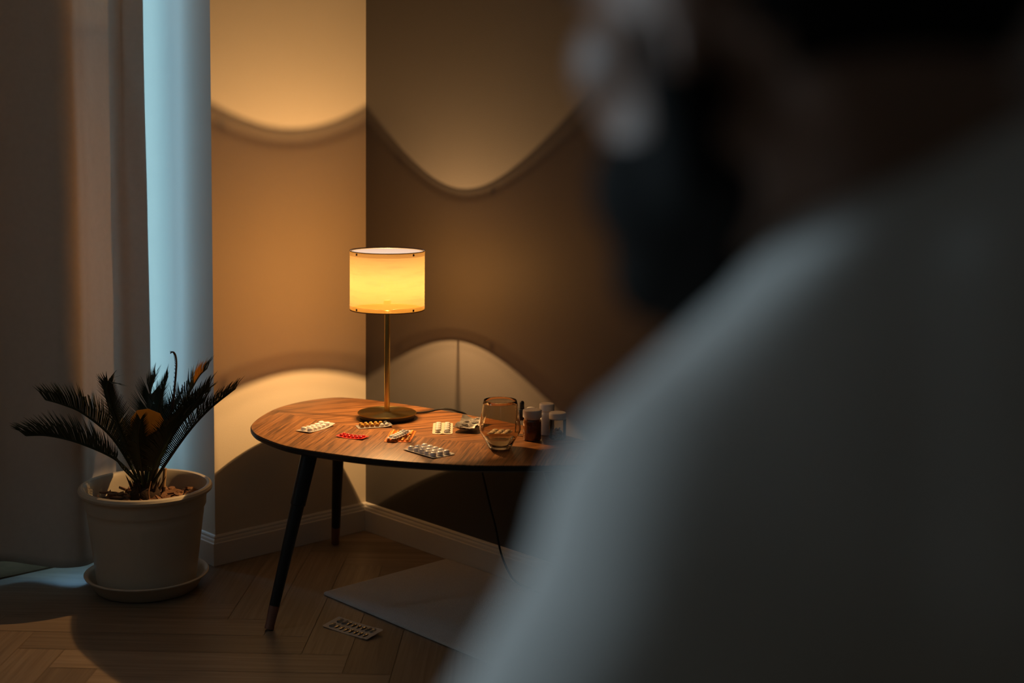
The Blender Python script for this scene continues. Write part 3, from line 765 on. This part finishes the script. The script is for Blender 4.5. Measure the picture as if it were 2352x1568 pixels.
def blister(label, c, ang, L, Wd, cols, rows, pill, foil_m, pill_m, bend=lambda u, v: 0.0, empties=(), pitch=None, z=None, group='blister packs on the walnut table',
            margin=(0.008, 0.006), corner=0.004, cat='blister pack', jit=0.0, seed=0, holes=(), skip=()):
    """L along local x, Wd along local y; pill=(rx, ry, h, dome, squareness)"""
    rnd = random.Random(seed)
    root = thing('blister_pack', label, cat, (c[0], c[1], T if z is None else z), R(ang), group)
    NX, NY = 36, 14; bm = bmesh.new(); th = 0.0006
    g = {}
    for s in (0, 1):
        for i in range(NX+1):
            for j in range(NY+1):
                x, y = (i/NX-0.5)*L, (j/NY-0.5)*Wd
                ex, ey = max(0, abs(x)-(L/2-corner)), max(0, abs(y)-(Wd/2-corner))
                if ex > 0 and ey > 0 and math.hypot(ex, ey) > corner:
                    k = corner/math.hypot(ex, ey)
                    x = math.copysign(L/2-corner+ex*k, x); y = math.copysign(Wd/2-corner+ey*k, y)
                crink = jit*noise.noise(Vector((x*70+seed, y*70, 1.3)))
                g[s, i, j] = bm.verts.new((x, y, 0.0006 + bend(x/(L/2), y/(Wd/2)) + abs(crink) + s*th))
    for i in range(NX):
        for j in range(NY):
            bm.faces.new((g[1,i,j], g[1,i+1,j], g[1,i+1,j+1], g[1,i,j+1])); bm.faces.new((g[0,i,j], g[0,i,j+1], g[0,i+1,j+1], g[0,i+1,j]))
    for i in range(NX):
        bm.faces.new((g[0,i,0], g[0,i+1,0], g[1,i+1,0], g[1,i,0])); bm.faces.new((g[0,i,NY], g[1,i,NY], g[1,i+1,NY], g[0,i+1,NY]))
    for j in range(NY):
        bm.faces.new((g[0,0,j], g[1,0,j], g[1,0,j+1], g[0,0,j+1])); bm.faces.new((g[0,NX,j], g[0,NX,j+1], g[1,NX,j+1], g[1,NX,j]))
    obj('foil_card', bm, foil_m, root, 60)
    pm = None; em = None; hm = None
    for a in range(cols):
        for b in range(rows):
            if (a, b) in skip: continue
            x = -L/2 + margin[0] + (L-2*margin[0])*(a+0.5)/cols; y = -Wd/2 + margin[1] + (Wd-2*margin[1])*(b+0.5)/rows
            zz = 0.0013 + bend(x/(L/2), y/(Wd/2)) + (abs(jit*noise.noise(Vector((x*70+seed, y*70, 1.3)))))
            e = 0.02
            sx = (bend((x+L*e)/(L/2), y/(Wd/2)) - bend((x-L*e)/(L/2), y/(Wd/2)))/(2*L*e)
            sy = (bend(x/(L/2), (y+Wd*e)/(Wd/2)) - bend(x/(L/2), (y-Wd*e)/(Wd/2)))/(2*Wd*e)
            mt = Matrix.Translation((x, y, zz)) @ Matrix.Rotation(-math.atan(sx), 4, 'Y') @ Matrix.Rotation(math.atan(sy), 4, 'X') @ Matrix.Rotation(rnd.uniform(-0.06, 0.06), 4, 'Z')
            if (a, b) in holes:
                if hm is None: hm = obj('torn_pocket', tablet_bm(pill[0]*0.95, pill[1]*0.9, pill[2]*0.25, 0.8, pill[4]), m_hole, root, 60); hm.matrix_local = mt
                else: child_copy(hm, root, mt)
            elif (a, b) in empties:
                if em is None: em = obj('empty_pocket', tablet_bm(pill[0], pill[1], pill[2]*0.8, pill[3], pill[4]), m_pocket, root, 60); em.matrix_local = mt
                else: child_copy(em, root, mt)
            else:
                if pm is None: pm = obj('pill', tablet_bm(*pill), pill_m, root, 60); pm.matrix_local = mt
                else: child_copy(pm, root, mt)
    return root

blister('white pack of ten round tablets nearest the left end of the table', (-0.482, -0.4154), 17.1, 0.108, 0.046, 5, 2, (0.0075, 0.0075, 0.0082, 0.3, 2.0), m_foilw, m_pillw,
        bend=lambda u, v: 0.006*max(0, u)**2 + 0.002*max(0, -u)**2, margin=(0.009, 0.003))
blister('silver pack of round amber softgels in front of the lamp base', (-0.354, -0.494), -26, 0.090, 0.045, 6, 2, (0.0058, 0.0058, 0.0095, 0.75, 2.0), m_foil, m_pillg,
        bend=lambda u, v: 0.008*max(0, u-0.2)**2 + 0.001*(1-u*u), empties=((5, 0), (5, 1), (4, 0)), margin=(0.006, 0.004), jit=0.0006, seed=3)
blister('small red pack of red tablets left of the orange pack', (-0.472, -0.558), -67.6, 0.078, 0.036, 6, 2, (0.0048, 0.0048, 0.0052, 0.6, 2.0), m_foilr, m_pillr,
        bend=lambda u, v: 0.003*u*u, margin=(0.005, 0.004))
blister('orange pack with rows of gold tablets', (-0.3759, -0.6297), 43.5, 0.128, 0.066, 8, 5, (0.0064, 0.0043, 0.0050, 0.6, 2.2), m_foilo, m_pillo, margin=(0.005, 0.003))
blister('narrow white pack of round pills lying on the orange pack', (-0.3935, -0.6462), 20.2, 0.090, 0.026, 6, 2, (0.0048, 0.0048, 0.0050, 0.6, 2.0), m_foilw, m_pillw, corner=0.010,
        bend=lambda u, v: 0.004*max(0, u), margin=(0.010, 0.002), z=T+0.0085)
blister('pale cream pack with two columns of oval pills behind the orange pack', (-0.2354, -0.6300), 48.4, 0.132, 0.052, 5, 2, (0.0098, 0.0080, 0.0062, 0.6, 2.4), m_foilp, m_pillp,
        margin=(0.006, 0.003), corner=0.008, holes=((0, 1),), empties=((0, 0),), bend=lambda u, v: 0.0012*math.exp(-(v*6)**2))
blister('crumpled empty silver pack beside the drinking glass', (-0.1820, -0.6700), 35, 0.118, 0.058, 5, 2, (0.0075, 0.0090, 0.0050, 0.6, 2.2), m_foil, m_pillw,
        bend=lambda u, v: 0.012*abs(u)**1.5*(1 if u > 0 else 0.4) + 0.006*v*v + 0.004*(1+math.sin(5*u+2*v)), holes=((0, 0), (1, 1), (2, 0), (3, 1), (0, 1)), empties=((1, 0), (2, 1), (3, 0), (4, 0), (4, 1)), jit=0.004, seed=11)
blister('white pack of fifteen round pills nearest the front edge of the table', (-0.4314, -0.8064), -92.0, 0.118, 0.068, 5, 3, (0.0080, 0.0078, 0.0095, 0.45, 2.0), m_foilw, m_pillw, margin=(0.006, 0.003), corner=0.003,
        bend=lambda u, v: 0.002*v*v)
blister('clear pack of white oval tablets seen through the drinking glass', (-0.1750, -0.7800), 32, 0.078, 0.060, 3, 3, (0.0105, 0.0080, 0.0068, 0.5, 2.5), m_foil, m_pillp, margin=(0.004, 0.003))
blister('torn empty silver pack lying on the wooden floor', (-0.5520, -0.6640), -80.5, 0.150, 0.060, 8, 2, (0.0062, 0.0105, 0.0045, 0.6, 2.2), mat('dull_foil', (0.5, 0.49, 0.48), 0.5, metal=0.25, noise_amt=0.1, noise_scale=200), m_pillw, z=0.0, group=None, margin=(0.012, 0.003),
        bend=lambda u, v: 0.003+0.0035*v+0.002*u*u, holes=tuple((i, 0) for i in range(1, 8)) + tuple((i, 1) for i in range(2, 6)), empties=((0, 0), (0, 1), (1, 1), (6, 1), (7, 1)), jit=0.0012, seed=5)

# ------------------------------------------------------------------ drinking glass with water
m_glass = mat('smoky_glass', (0.80, 0.70, 0.56), 0.0, trans=1.0, ior=1.45, noise_amt=0.01)
m_water = mat('water', (0.93, 0.93, 0.86), 0.0, trans=1.0, ior=1.33, noise_amt=0.01)
GX, GY = -0.2693, -0.8829
gl = [(0, 0.0006), (0.026, 0.0006), (0.0288, 0.0022), (0.0345, 0.0150), (0.0440, 0.0310), (0.0490, 0.0400), (0.0505, 0.0465), (0.0500, 0.0560), (0.0465, 0.0850), (0.0425, 0.1090), (0.0402, 0.1180),
      (0.0396, 0.1188), (0.0390, 0.1180), (0.0412, 0.1090), (0.0452, 0.0850), (0.0487, 0.0560), (0.0491, 0.0470), (0.0475, 0.0405), (0.0425, 0.0320), (0.0328, 0.0160), (0.0278, 0.0090), (0.0230, 0.0072), (0, 0.0070)]
tag(obj('drinking_glass', lathe(gl, 96), m_glass, None, 180, (GX, GY, T)), 'smoky stemless drinking glass holding a little water', 'glass')
wt = [(0, 0.0076), (0.0226, 0.0078), (0.0273, 0.0096), (0.0323, 0.0164), (0.0375, 0.0250), (0.0368, 0.0248), (0, 0.0246)]
tag(obj('water', lathe(wt, 64), m_water, None, 35, (GX, GY, T)), 'shallow clear water in the bottom of the smoky drinking glass', 'water')

# ------------------------------------------------------------------ bottles
m_cap = mat('white_plastic_cap', (0.86, 0.84, 0.82), 0.45, noise_amt=0.02)
m_wbot = mat('white_plastic_bottle', (0.82, 0.80, 0.78), 0.4, noise_amt=0.02)
m_amber = mat('amber_glass', (0.34, 0.105, 0.014), 0.03, trans=0.6, ior=1.5, coat=0.6, noise_amt=0.02)
m_clear = m_pane.copy(); m_clear.name = 'clear_plastic'
_nt = m_clear.node_tree; _nt.nodes['Transparent BSDF'].inputs['Color'].default_value = (0.975, 0.97, 0.96, 1); _nt.nodes['Glossy BSDF'].inputs['Roughness'].default_value = 0.08
m_caps = mat('capsule_shell', (0.62, 0.42, 0.32), 0.2, coat=0.8, noise_amt=0.04)
GB = 'pill bottles behind the glass'
def ribbed_cap(r, za, zb, parent, lip=0.0):
    bm = bmesh.new(); n = 72; rings = []
    for rr, z, rib in ((r-lip-0.0006, za, 0), (r-lip, za+0.0008, 0), (r-lip, za+0.0036, 0), (r-0.0002, za+0.0042, 1), (r, zb-0.0030, 1), (r-0.0006, zb-0.0012, 0.4), (r-0.0022, zb, 0), (r*0.8, zb+0.0002, 0)):
        rings.append([bm.verts.new(((rr-(0.00035*rib if k % 2 else 0))*math.cos(2*PI*k/n), (rr-(0.00035*rib if k % 2 else 0))*math.sin(2*PI*k/n), z)) for k in range(n)])
    for a, b in zip(rings, rings[1:]):
        for k in range(n): bm.faces.new((a[k], a[(k+1) % n], b[(k+1) % n], b[k]))
    bm.faces.new(rings[0][::-1]); bm.faces.new(rings[-1])
    return obj('cap', bm, m_cap, parent, 50)
b1 = thing('pill_bottle', 'squat amber glass pill bottle with a white cap', 'bottle', (-0.1501, -0.8734, T), 0, GB)
obj('body', lathe([(0, 0.0006), (0.0195, 0.0006), (0.0224, 0.0024), (0.0231, 0.0050), (0.0231, 0.0475), (0.0222, 0.0510), (0.0195, 0.0540), (0.0185, 0.0560), (0.0170, 0.0560), (0.0170, 0.0535), (0.0200, 0.0500), (0.0212, 0.0465), (0.0212, 0.0060), (0.019, 0.0040), (0, 0.0040)], 64), m_amber, b1)
ct1 = obj('contents', lathe([(0, 0.0045), (0.0186, 0.0045), (0.0206, 0.0064), (0.0206, 0.040), (0.012, 0.044), (0, 0.043)], 32), mat('dark_tablets', (0.05, 0.02, 0.008), 0.5, noise_amt=0.6, noise_scale=120), b1)
ct1['label'] = 'dark tablets filling the amber bottle'
ribbed_cap(0.0238, 0.0545, 0.0775, b1, 0.0032)
b2 = thing('pill_bottle', 'tall white plastic pill bottle with a white cap', 'bottle', (-0.0775, -0.8520, T), 0, GB)
obj('body', lathe([(0, 0.0006), (0.0180, 0.0006), (0.0194, 0.0022), (0.0195, 0.0520), (0.0185, 0.0570), (0.0172, 0.0590), (0.0172, 0.0625), (0, 0.0625)], 56), m_wbot, b2)
ribbed_cap(0.0194, 0.0615, 0.0800, b2, 0.0)
b3 = thing('pill_bottle', 'clear pill bottle with a white cap holding loose capsules', 'bottle', (-0.0885, -0.9020, T), 0, GB)
obj('body', lathe([(0, 0.0006), (0.0195, 0.0006), (0.0213, 0.0022), (0.0215, 0.0040), (0.0215, 0.0460), (0.0205, 0.0490), (0.0203, 0.0510), (0.0193, 0.0510), (0.0195, 0.0485), (0.0205, 0.0455), (0.0205, 0.0040), (0.0190, 0.0024), (0, 0.0020)], 64), m_clear, b3)
ribbed_cap(0.0220, 0.0500, 0.0665, b3, 0.0)
b4 = thing('dropper_bottle', 'small clear dropper bottle with a black rubber bulb', 'bottle', (-0.1350, -0.8200, T), 0, GB)
obj('body', lathe([(0, 0.0006), (0.0115, 0.0006), (0.0127, 0.0020), (0.0128, 0.0330), (0.0115, 0.0365), (0.0085, 0.0390), (0.0085, 0.0440), (0.0072, 0.0440), (0.0072, 0.0385), (0.0105, 0.0350), (0.0116, 0.0320), (0.0116, 0.0030), (0, 0.0026)], 40), m_clear, b4)
obj('collar', lathe([(0, 0.0420), (0.0104, 0.0420), (0.0106, 0.0428), (0.0104, 0.0680), (0.0098, 0.0688), (0, 0.0690)], 40), m_blackp, b4)
obj('dropper_bulb', lathe([(0, 0.0688), (0.0066, 0.0688), (0.0062, 0.0720), (0.0058, 0.0780), (0.0060, 0.0830), (0.0052, 0.0868), (0.0030, 0.0888), (0, 0.0893)], 28), m_blackp, b4, 180)
b5 = thing('pill_bottle', 'slim bottle whose white cap shows just behind the amber bottle', 'bottle', (-0.1165, -0.8340, T), 0, GB)
obj('body', lathe([(0, 0.0006), (0.0110, 0.0006), (0.0118, 0.0018), (0.0118, 0.0480), (0.0105, 0.0520), (0.0100, 0.0560), (0, 0.0560)], 40), m_wbot, b5)
ribbed_cap(0.0116, 0.0550, 0.0715, b5, 0.0)
proto = None; rnd = random.Random(21)
for lay in range(4):
    ang = R(20 + 67*lay); nrow = (4, 4, 3, 2)[lay]
    for k in range(nrow):
        offs = (k-(nrow-1)/2)*0.0072
        x = -0.0885 - math.sin(ang)*offs; y = -0.9020 + math.cos(ang)*offs
        lift = 0.0053 + lay*0.0063
        if proto is None:
            bm = bmesh.new(); capsule(bm, (-0.0062, 0, 0), (0.0062, 0, 0), 0.0031, 0.0031, 14, 5)
            proto = obj('capsule', bm, m_caps, None, 180)
            tag(proto, 'pale pink capsule heaped inside the clear pill bottle', 'capsule', 'capsules in the clear bottle'); c_ = proto
        else:
            c_ = proto.copy(); COL.objects.link(c_)
        c_.location = (x, y, T + lift); c_.rotation_euler = (0, rnd.uniform(-0.12, 0.12), ang + rnd.uniform(-0.1, 0.1))

# ------------------------------------------------------------------ the seated person
ORG = Vector((-2.0691, -3.0544, 1.2067))        # base of the neck
FA = R(110); F_ = Vector((math.cos(FA), math.sin(FA), 0)); L_ = Vector((-math.sin(FA), math.cos(FA), 0)); U_ = Vector((0, 0, 1))
ROOT = Vector((ORG.x, ORG.y, 0))
def B(f, l, u): return ORG + F_*f + L_*l + U_*u - ROOT       # body frame -> root-local
HC = Vector((-2.1076, -3.0211, 1.2990)) - ROOT                # head centre
HA = R(87); HP = R(10)
_hf = Vector((math.cos(HA), math.sin(HA), 0)); hl = Vector((-math.sin(HA), math.cos(HA), 0))
hf = (_hf*math.cos(HP) - U_*math.sin(HP)).normalized(); hu = hf.cross(hl).normalized()
HR = Matrix((hf, hl, hu)).transposed()
def H(f, l, u): return HC + hf*f + hl*l + hu*u
BR_ = Matrix((F_, L_, U_)).transposed()

def body():
    bm = bmesh.new()
    # head
    ellipsoid(bm, H(-0.012, 0, 0.030), (0.096, 0.075, 0.090), HR)
    ellipsoid(bm, H(0.030, 0, -0.030), (0.062, 0.064, 0.086), HR)
    ellipsoid(bm, H(0.062, 0, 0.032), (0.034, 0.056, 0.030), HR)
    for s in (-1, 1):
        ellipsoid(bm, H(0.048, 0.038*s, -0.016), (0.036, 0.030, 0.030), HR)
        ellipsoid(bm, H(0.035, 0.036*s, -0.055), (0.036, 0.028, 0.036), HR)
        capsule(bm, H(0.000, 0.054*s, -0.060), H(0.070, 0.016*s, -0.104), 0.017, 0.018)
        ellipsoid(bm, H(0.080, 0.028*s, 0.022), (0.012, 0.020, 0.008), HR)
        # ear
        ellipsoid(bm, H(-0.010, 0.077*s, 0.004), (0.017, 0.006, 0.030), HR @ Matrix.Rotation(R(14*s), 3, 'Z'))
        ellipsoid(bm, H(-0.006, 0.077*s, -0.024), (0.009, 0.006, 0.011), HR)
        ellipsoid(bm, H(0.098, 0.009*s, -0.030), (0.010, 0.008, 0.007), HR)
    capsule(bm, H(0.086, 0, 0.014), H(0.106, 0, -0.022), 0.008, 0.011)
    ellipsoid(bm, H(0.110, 0, -0.028), (0.011, 0.011, 0.009), HR)
    ellipsoid(bm, H(0.088, 0, -0.060), (0.010, 0.022, 0.006), HR)
    ellipsoid(bm, H(0.086, 0, -0.071), (0.010, 0.019, 0.007), HR)
    ellipsoid(bm, H(0.076, 0, -0.104), (0.020, 0.022, 0.018), HR)
    # neck, traps, torso
    capsule(bm, H(-0.030, 0, -0.045), B(-0.004, 0, -0.02), 0.054, 0.060)
    for s in (-1, 1):
        capsule(bm, B(-0.01, 0.035*s, -0.020), B(0.02, 0.145*s, -0.085), 0.042, 0.044)
        ellipsoid(bm, B(0.030, 0.160*s, -0.105), (0.054, 0.054, 0.060))
        capsule(bm, B(0.030, 0.168*s, -0.110), B(0.128, 0.188*s, -0.345), 0.048, 0.040)
        capsule(bm, B(0.128, 0.188*s, -0.345), B(0.330, 0.165*s, -0.490), 0.041, 0.027)
    ellipsoid(bm, B(0.020, 0, -0.20), (0.105, 0.150, 0.160), BR_)
    ellipsoid(bm, B(0.020, 0, -0.40), (0.100, 0.140, 0.160), BR_)
    ellipsoid(bm, B(0.010, 0, -0.545), (0.115, 0.160, 0.105), BR_)
    for s in (-1, 1):
        capsule(bm, B(0.02, 0.085*s, -0.560), B(0.420, 0.150*s, -0.592), 0.082, 0.058)
        capsule(bm, B(0.420, 0.150*s, -0.592), B(0.430, 0.155*s, -1.120), 0.055, 0.036)
        capsule(bm, B(0.425, 0.155*s, -1.165), B(0.580, 0.175*s, -1.180), 0.034, 0.026)
        # hand resting on the knee: palm, four fingers of different lengths, thumb
        ellipsoid(bm, B(0.375, 0.158*s, -0.512), (0.048, 0.040, 0.016), BR_ @ Matrix.Rotation(R(22), 3, 'Y'))
        for q, (ln, off) in enumerate(((0.066, -0.030), (0.076, -0.010), (0.071, 0.010), (0.055, 0.029))):
            lo = 0.158 + off
            p0 = B(0.405, lo*s, -0.524); p1 = B(0.405+ln*0.45, (lo+off*0.10)*s, -0.534)
            p2 = B(0.405+ln*0.78, (lo+off*0.16)*s, -0.552); p3 = B(0.405+ln*0.95, (lo+off*0.18)*s, -0.574)
            capsule(bm, p0, p1, 0.0092, 0.0085, 12, 4); capsule(bm, p1, p2, 0.0085, 0.0078, 12, 4); capsule(bm, p2, p3, 0.0078, 0.0068, 12, 4)
        t0 = B(0.350, 0.124*s, -0.512); t1 = B(0.385, 0.098*s, -0.530); t2 = B(0.412, 0.090*s, -0.552)
        capsule(bm, t0, t1, 0.0125, 0.0100, 12, 4); capsule(bm, t1, t2, 0.0100, 0.0082, 12, 4)
    return fuse(bm, 0.0045, 6)
m_skin = mat('brown_skin', (0.30, 0.165, 0.115), 0.5, spec=0.4, sss=0.25, noise_amt=0.06, noise_scale=50, bump=0.05, bump_scale=400)
m_hair = mat('black_hair', (0.007, 0.0055, 0.0045), 0.8, spec=0.15, noise_amt=0.4, noise_scale=200, bump=0.8, bump_scale=500)
m_tee = mat('pale_grey_jersey', (0.66, 0.61, 0.57), 0.9, spec=0.15, noise_amt=0.05, noise_scale=30, bump=0.08, bump_scale=900)
m_trou = mat('dark_trousers', (0.03, 0.032, 0.04), 0.85, noise_amt=0.15)
m_shoe = mat('dark_slipper', (0.04, 0.035, 0.03), 0.6, noise_amt=0.15)
pe = obj_me('person', body(), m_skin, None, 180)
pe.location = ROOT
tag(pe, 'bearded person in a pale grey t-shirt seen from behind in the right foreground', 'person')
NT = Matrix.Rotation(R(27), 3, L_)                             # the neckline leans forward
NC = B(-0.004, 0, 0.004)
def NR(a, rf=0.068, rl=0.074): return NC + NT @ (F_*rf*math.cos(a) + L_*rl*math.sin(a))
def tee():
    bm = bmesh.new(); e = 0.012
    for i in range(24):
        capsule(bm, NR(2*PI*i/24), NR(2*PI*(i+1)/24), 0.013, 0.013, 12, 4)
    for s in (-1, 1):
        capsule(bm, NR(PI/2*s) - U_*0.018, B(0.02, 0.145*s, -0.085), 0.026, 0.046+e)
        capsule(bm, NR(PI*0.75*s) - U_*0.02, B(-0.02, 0.11*s, -0.120), 0.028, 0.056)
        capsule(bm, NR(PI*0.25*s) - U_*0.01, B(0.06, 0.09*s, -0.120), 0.020, 0.050)
        capsule(bm, NR(PI*0.37*s) - U_*0.012, B(0.045, 0.115*s, -0.095), 0.024, 0.055)
        capsule(bm, NR(PI*0.12*s) - U_*0.012, B(0.070, 0.045*s, -0.120), 0.020, 0.050)
        ellipsoid(bm, B(0.026, 0.156*s, -0.107), (0.053+e, 0.053+e, 0.059+e))
        capsule(bm, B(0.026, 0.162*s, -0.112), B(0.100, 0.182*s, -0.270), 0.048+e, 0.048+e+0.007)
    capsule(bm, NR(PI) - U_*0.02, B(-0.05, 0, -0.150), 0.030, 0.055)
    capsule(bm, NR(0) - U_*0.01, B(0.075, 0, -0.130), 0.018, 0.050)
    ellipsoid(bm, B(0.020, 0, -0.20), (0.110+e, 0.155+e, 0.165), BR_)
    ellipsoid(bm, B(0.020, 0, -0.38), (0.106+e, 0.150+e, 0.190), BR_)
    ellipsoid(bm, B(0.012, 0, -0.520), (0.115+e, 0.162+e, 0.090), BR_)
    return fuse(bm, 0.006, 10)
sh_ = obj_me('t_shirt', tee(), m_tee, pe, 180)
bm = bmesh.new()
tube(bm, [NR(2*PI*i/48) + NT @ (U_*0.008) for i in range(49)], 0.0085, 10, False)
obj('collar', bm, m_tee, sh_, 180)
def trousers():
    bm = bmesh.new(); e = 0.010
    ellipsoid(bm, B(0.010, 0, -0.555), (0.115+e, 0.160+e, 0.095), BR_)
    for s in (-1, 1):
        capsule(bm, B(0.02, 0.085*s, -0.560), B(0.400, 0.148*s, -0.600), 0.082+e, 0.058+e)
        capsule(bm, B(0.415, 0.150*s, -0.602), B(0.430, 0.155*s, -1.085), 0.056+e, 0.050+e)
    return fuse(bm, 0.008, 8)
obj_me('trousers', trousers(), m_trou, pe, 180)
for s in (-1, 1):
    bm = bmesh.new()
    capsule(bm, B(0.405, 0.152*s, -1.172), B(0.600, 0.178*s, -1.178), 0.040, 0.034)
    for v in bm.verts: v.co.z = max(v.co.z, 0.0008)
    obj('shoe', bm, m_shoe, pe, 180)
def hair():
    bm = bmesh.new()
    ellipsoid(bm, (-0.014, 0, 0.034), (0.104, 0.083, 0.096), None, 56, 40)
    kill = []
    for v in bm.verts:
        f, l, u = v.co
        side = abs(l)/0.083
        line = 0.055 if f > 0.055 else (0.045 - 0.0 if f > 0.03 else (0.005 if f > -0.015 else (0.030 if f > -0.032 else -0.055)))
        if u < line: kill.append(v)
    bmesh.ops.delete(bm, geom=kill, context='VERTS')
    inner = bmesh.ops.duplicate(bm, geom=list(bm.verts)+list(bm.edges)+list(bm.faces))
    for g_ in inner['geom']:
        if isinstance(g_, bmesh.types.BMVert):
            g_.co = (g_.co - Vector((-0.014, 0, 0.034)))*0.90 + Vector((-0.014, 0, 0.034))
    for v in bm.verts:
        n_ = noise.noise(v.co*90)*0.003
        v.co = HC + HR @ (v.co*(1+n_))
    return bm
obj('hair', hair(), m_hair, pe, 180)
def beard():
    bm = bmesh.new()
    for s in (-1, 1):
        capsule(bm, H(0.012, 0.064*s, -0.015), H(0.006, 0.056*s, -0.066), 0.013, 0.021)
        capsule(bm, H(0.006, 0.056*s, -0.066), H(0.072, 0.020*s, -0.106), 0.019, 0.022)
        capsule(bm, H(0.092, 0.004*s, -0.050), H(0.080, 0.028*s, -0.062), 0.0085, 0.009)
        capsule(bm, H(0.080, 0.028*s, -0.062), H(0.072, 0.026*s, -0.098), 0.012, 0.016)
        ellipsoid(bm, H(0.038, 0.040*s, -0.070), (0.044, 0.028, 0.034), HR)
    ellipsoid(bm, H(0.074, 0, -0.108), (0.028, 0.030, 0.024), HR)
    ellipsoid(bm, H(0.040, 0, -0.102), (0.040, 0.038, 0.020), HR)
    return fuse(bm, 0.005, 4)
obj_me('beard', beard(), m_hair, pe, 180)
m_eye = mat('eye_white', (0.6, 0.58, 0.55), 0.1, coat=1.0)
m_iris = mat('dark_iris', (0.02, 0.012, 0.008), 0.1, coat=1.0)
for s in (-1, 1):
    bm = bmesh.new(); ellipsoid(bm, H(0.0740, 0.030*s, 0.005), (0.0125, 0.0110, 0.0080), HR, 20, 14)
    ey = obj('eye', bm, m_eye, pe, 180)
    bm = bmesh.new(); ellipsoid(bm, H(0.0850, 0.031*s, 0.004), (0.0026, 0.0055, 0.0055), HR, 16, 10)
    obj('iris', bm, m_iris, ey, 180)
    bm = bmesh.new(); capsule(bm, H(0.0945, 0.014*s, 0.024), H(0.0860, 0.046*s, 0.027), 0.0042, 0.0034)
    obj('eyebrow', bm, m_hair, pe, 180)

# the stool under the person
so_c = ORG + F_*0.03
stl = thing('stool', 'dark padded stool the person in the foreground sits on', 'stool', (so_c.x, so_c.y, 0), FA)
m_pad = mat('dark_upholstery', (0.05, 0.045, 0.04), 0.85, noise_amt=0.2, bump=0.3, bump_scale=500)
obj('seat', lathe([(0, 0.485), (0.165, 0.485), (0.178, 0.493), (0.182, 0.515), (0.176, 0.531), (0.155, 0.538), (0, 0.538)], 56), m_pad, stl)
for i in range(4):
    a = R(45+90*i); ca, sa = math.cos(a), math.sin(a)
    bm = bmesh.new(); tube(bm, [(ca*0.12, sa*0.12, 0.487), (ca*0.17, sa*0.17, 0.001)], [0.017, 0.013], 14)
    obj('leg', bm, m_black, stl)
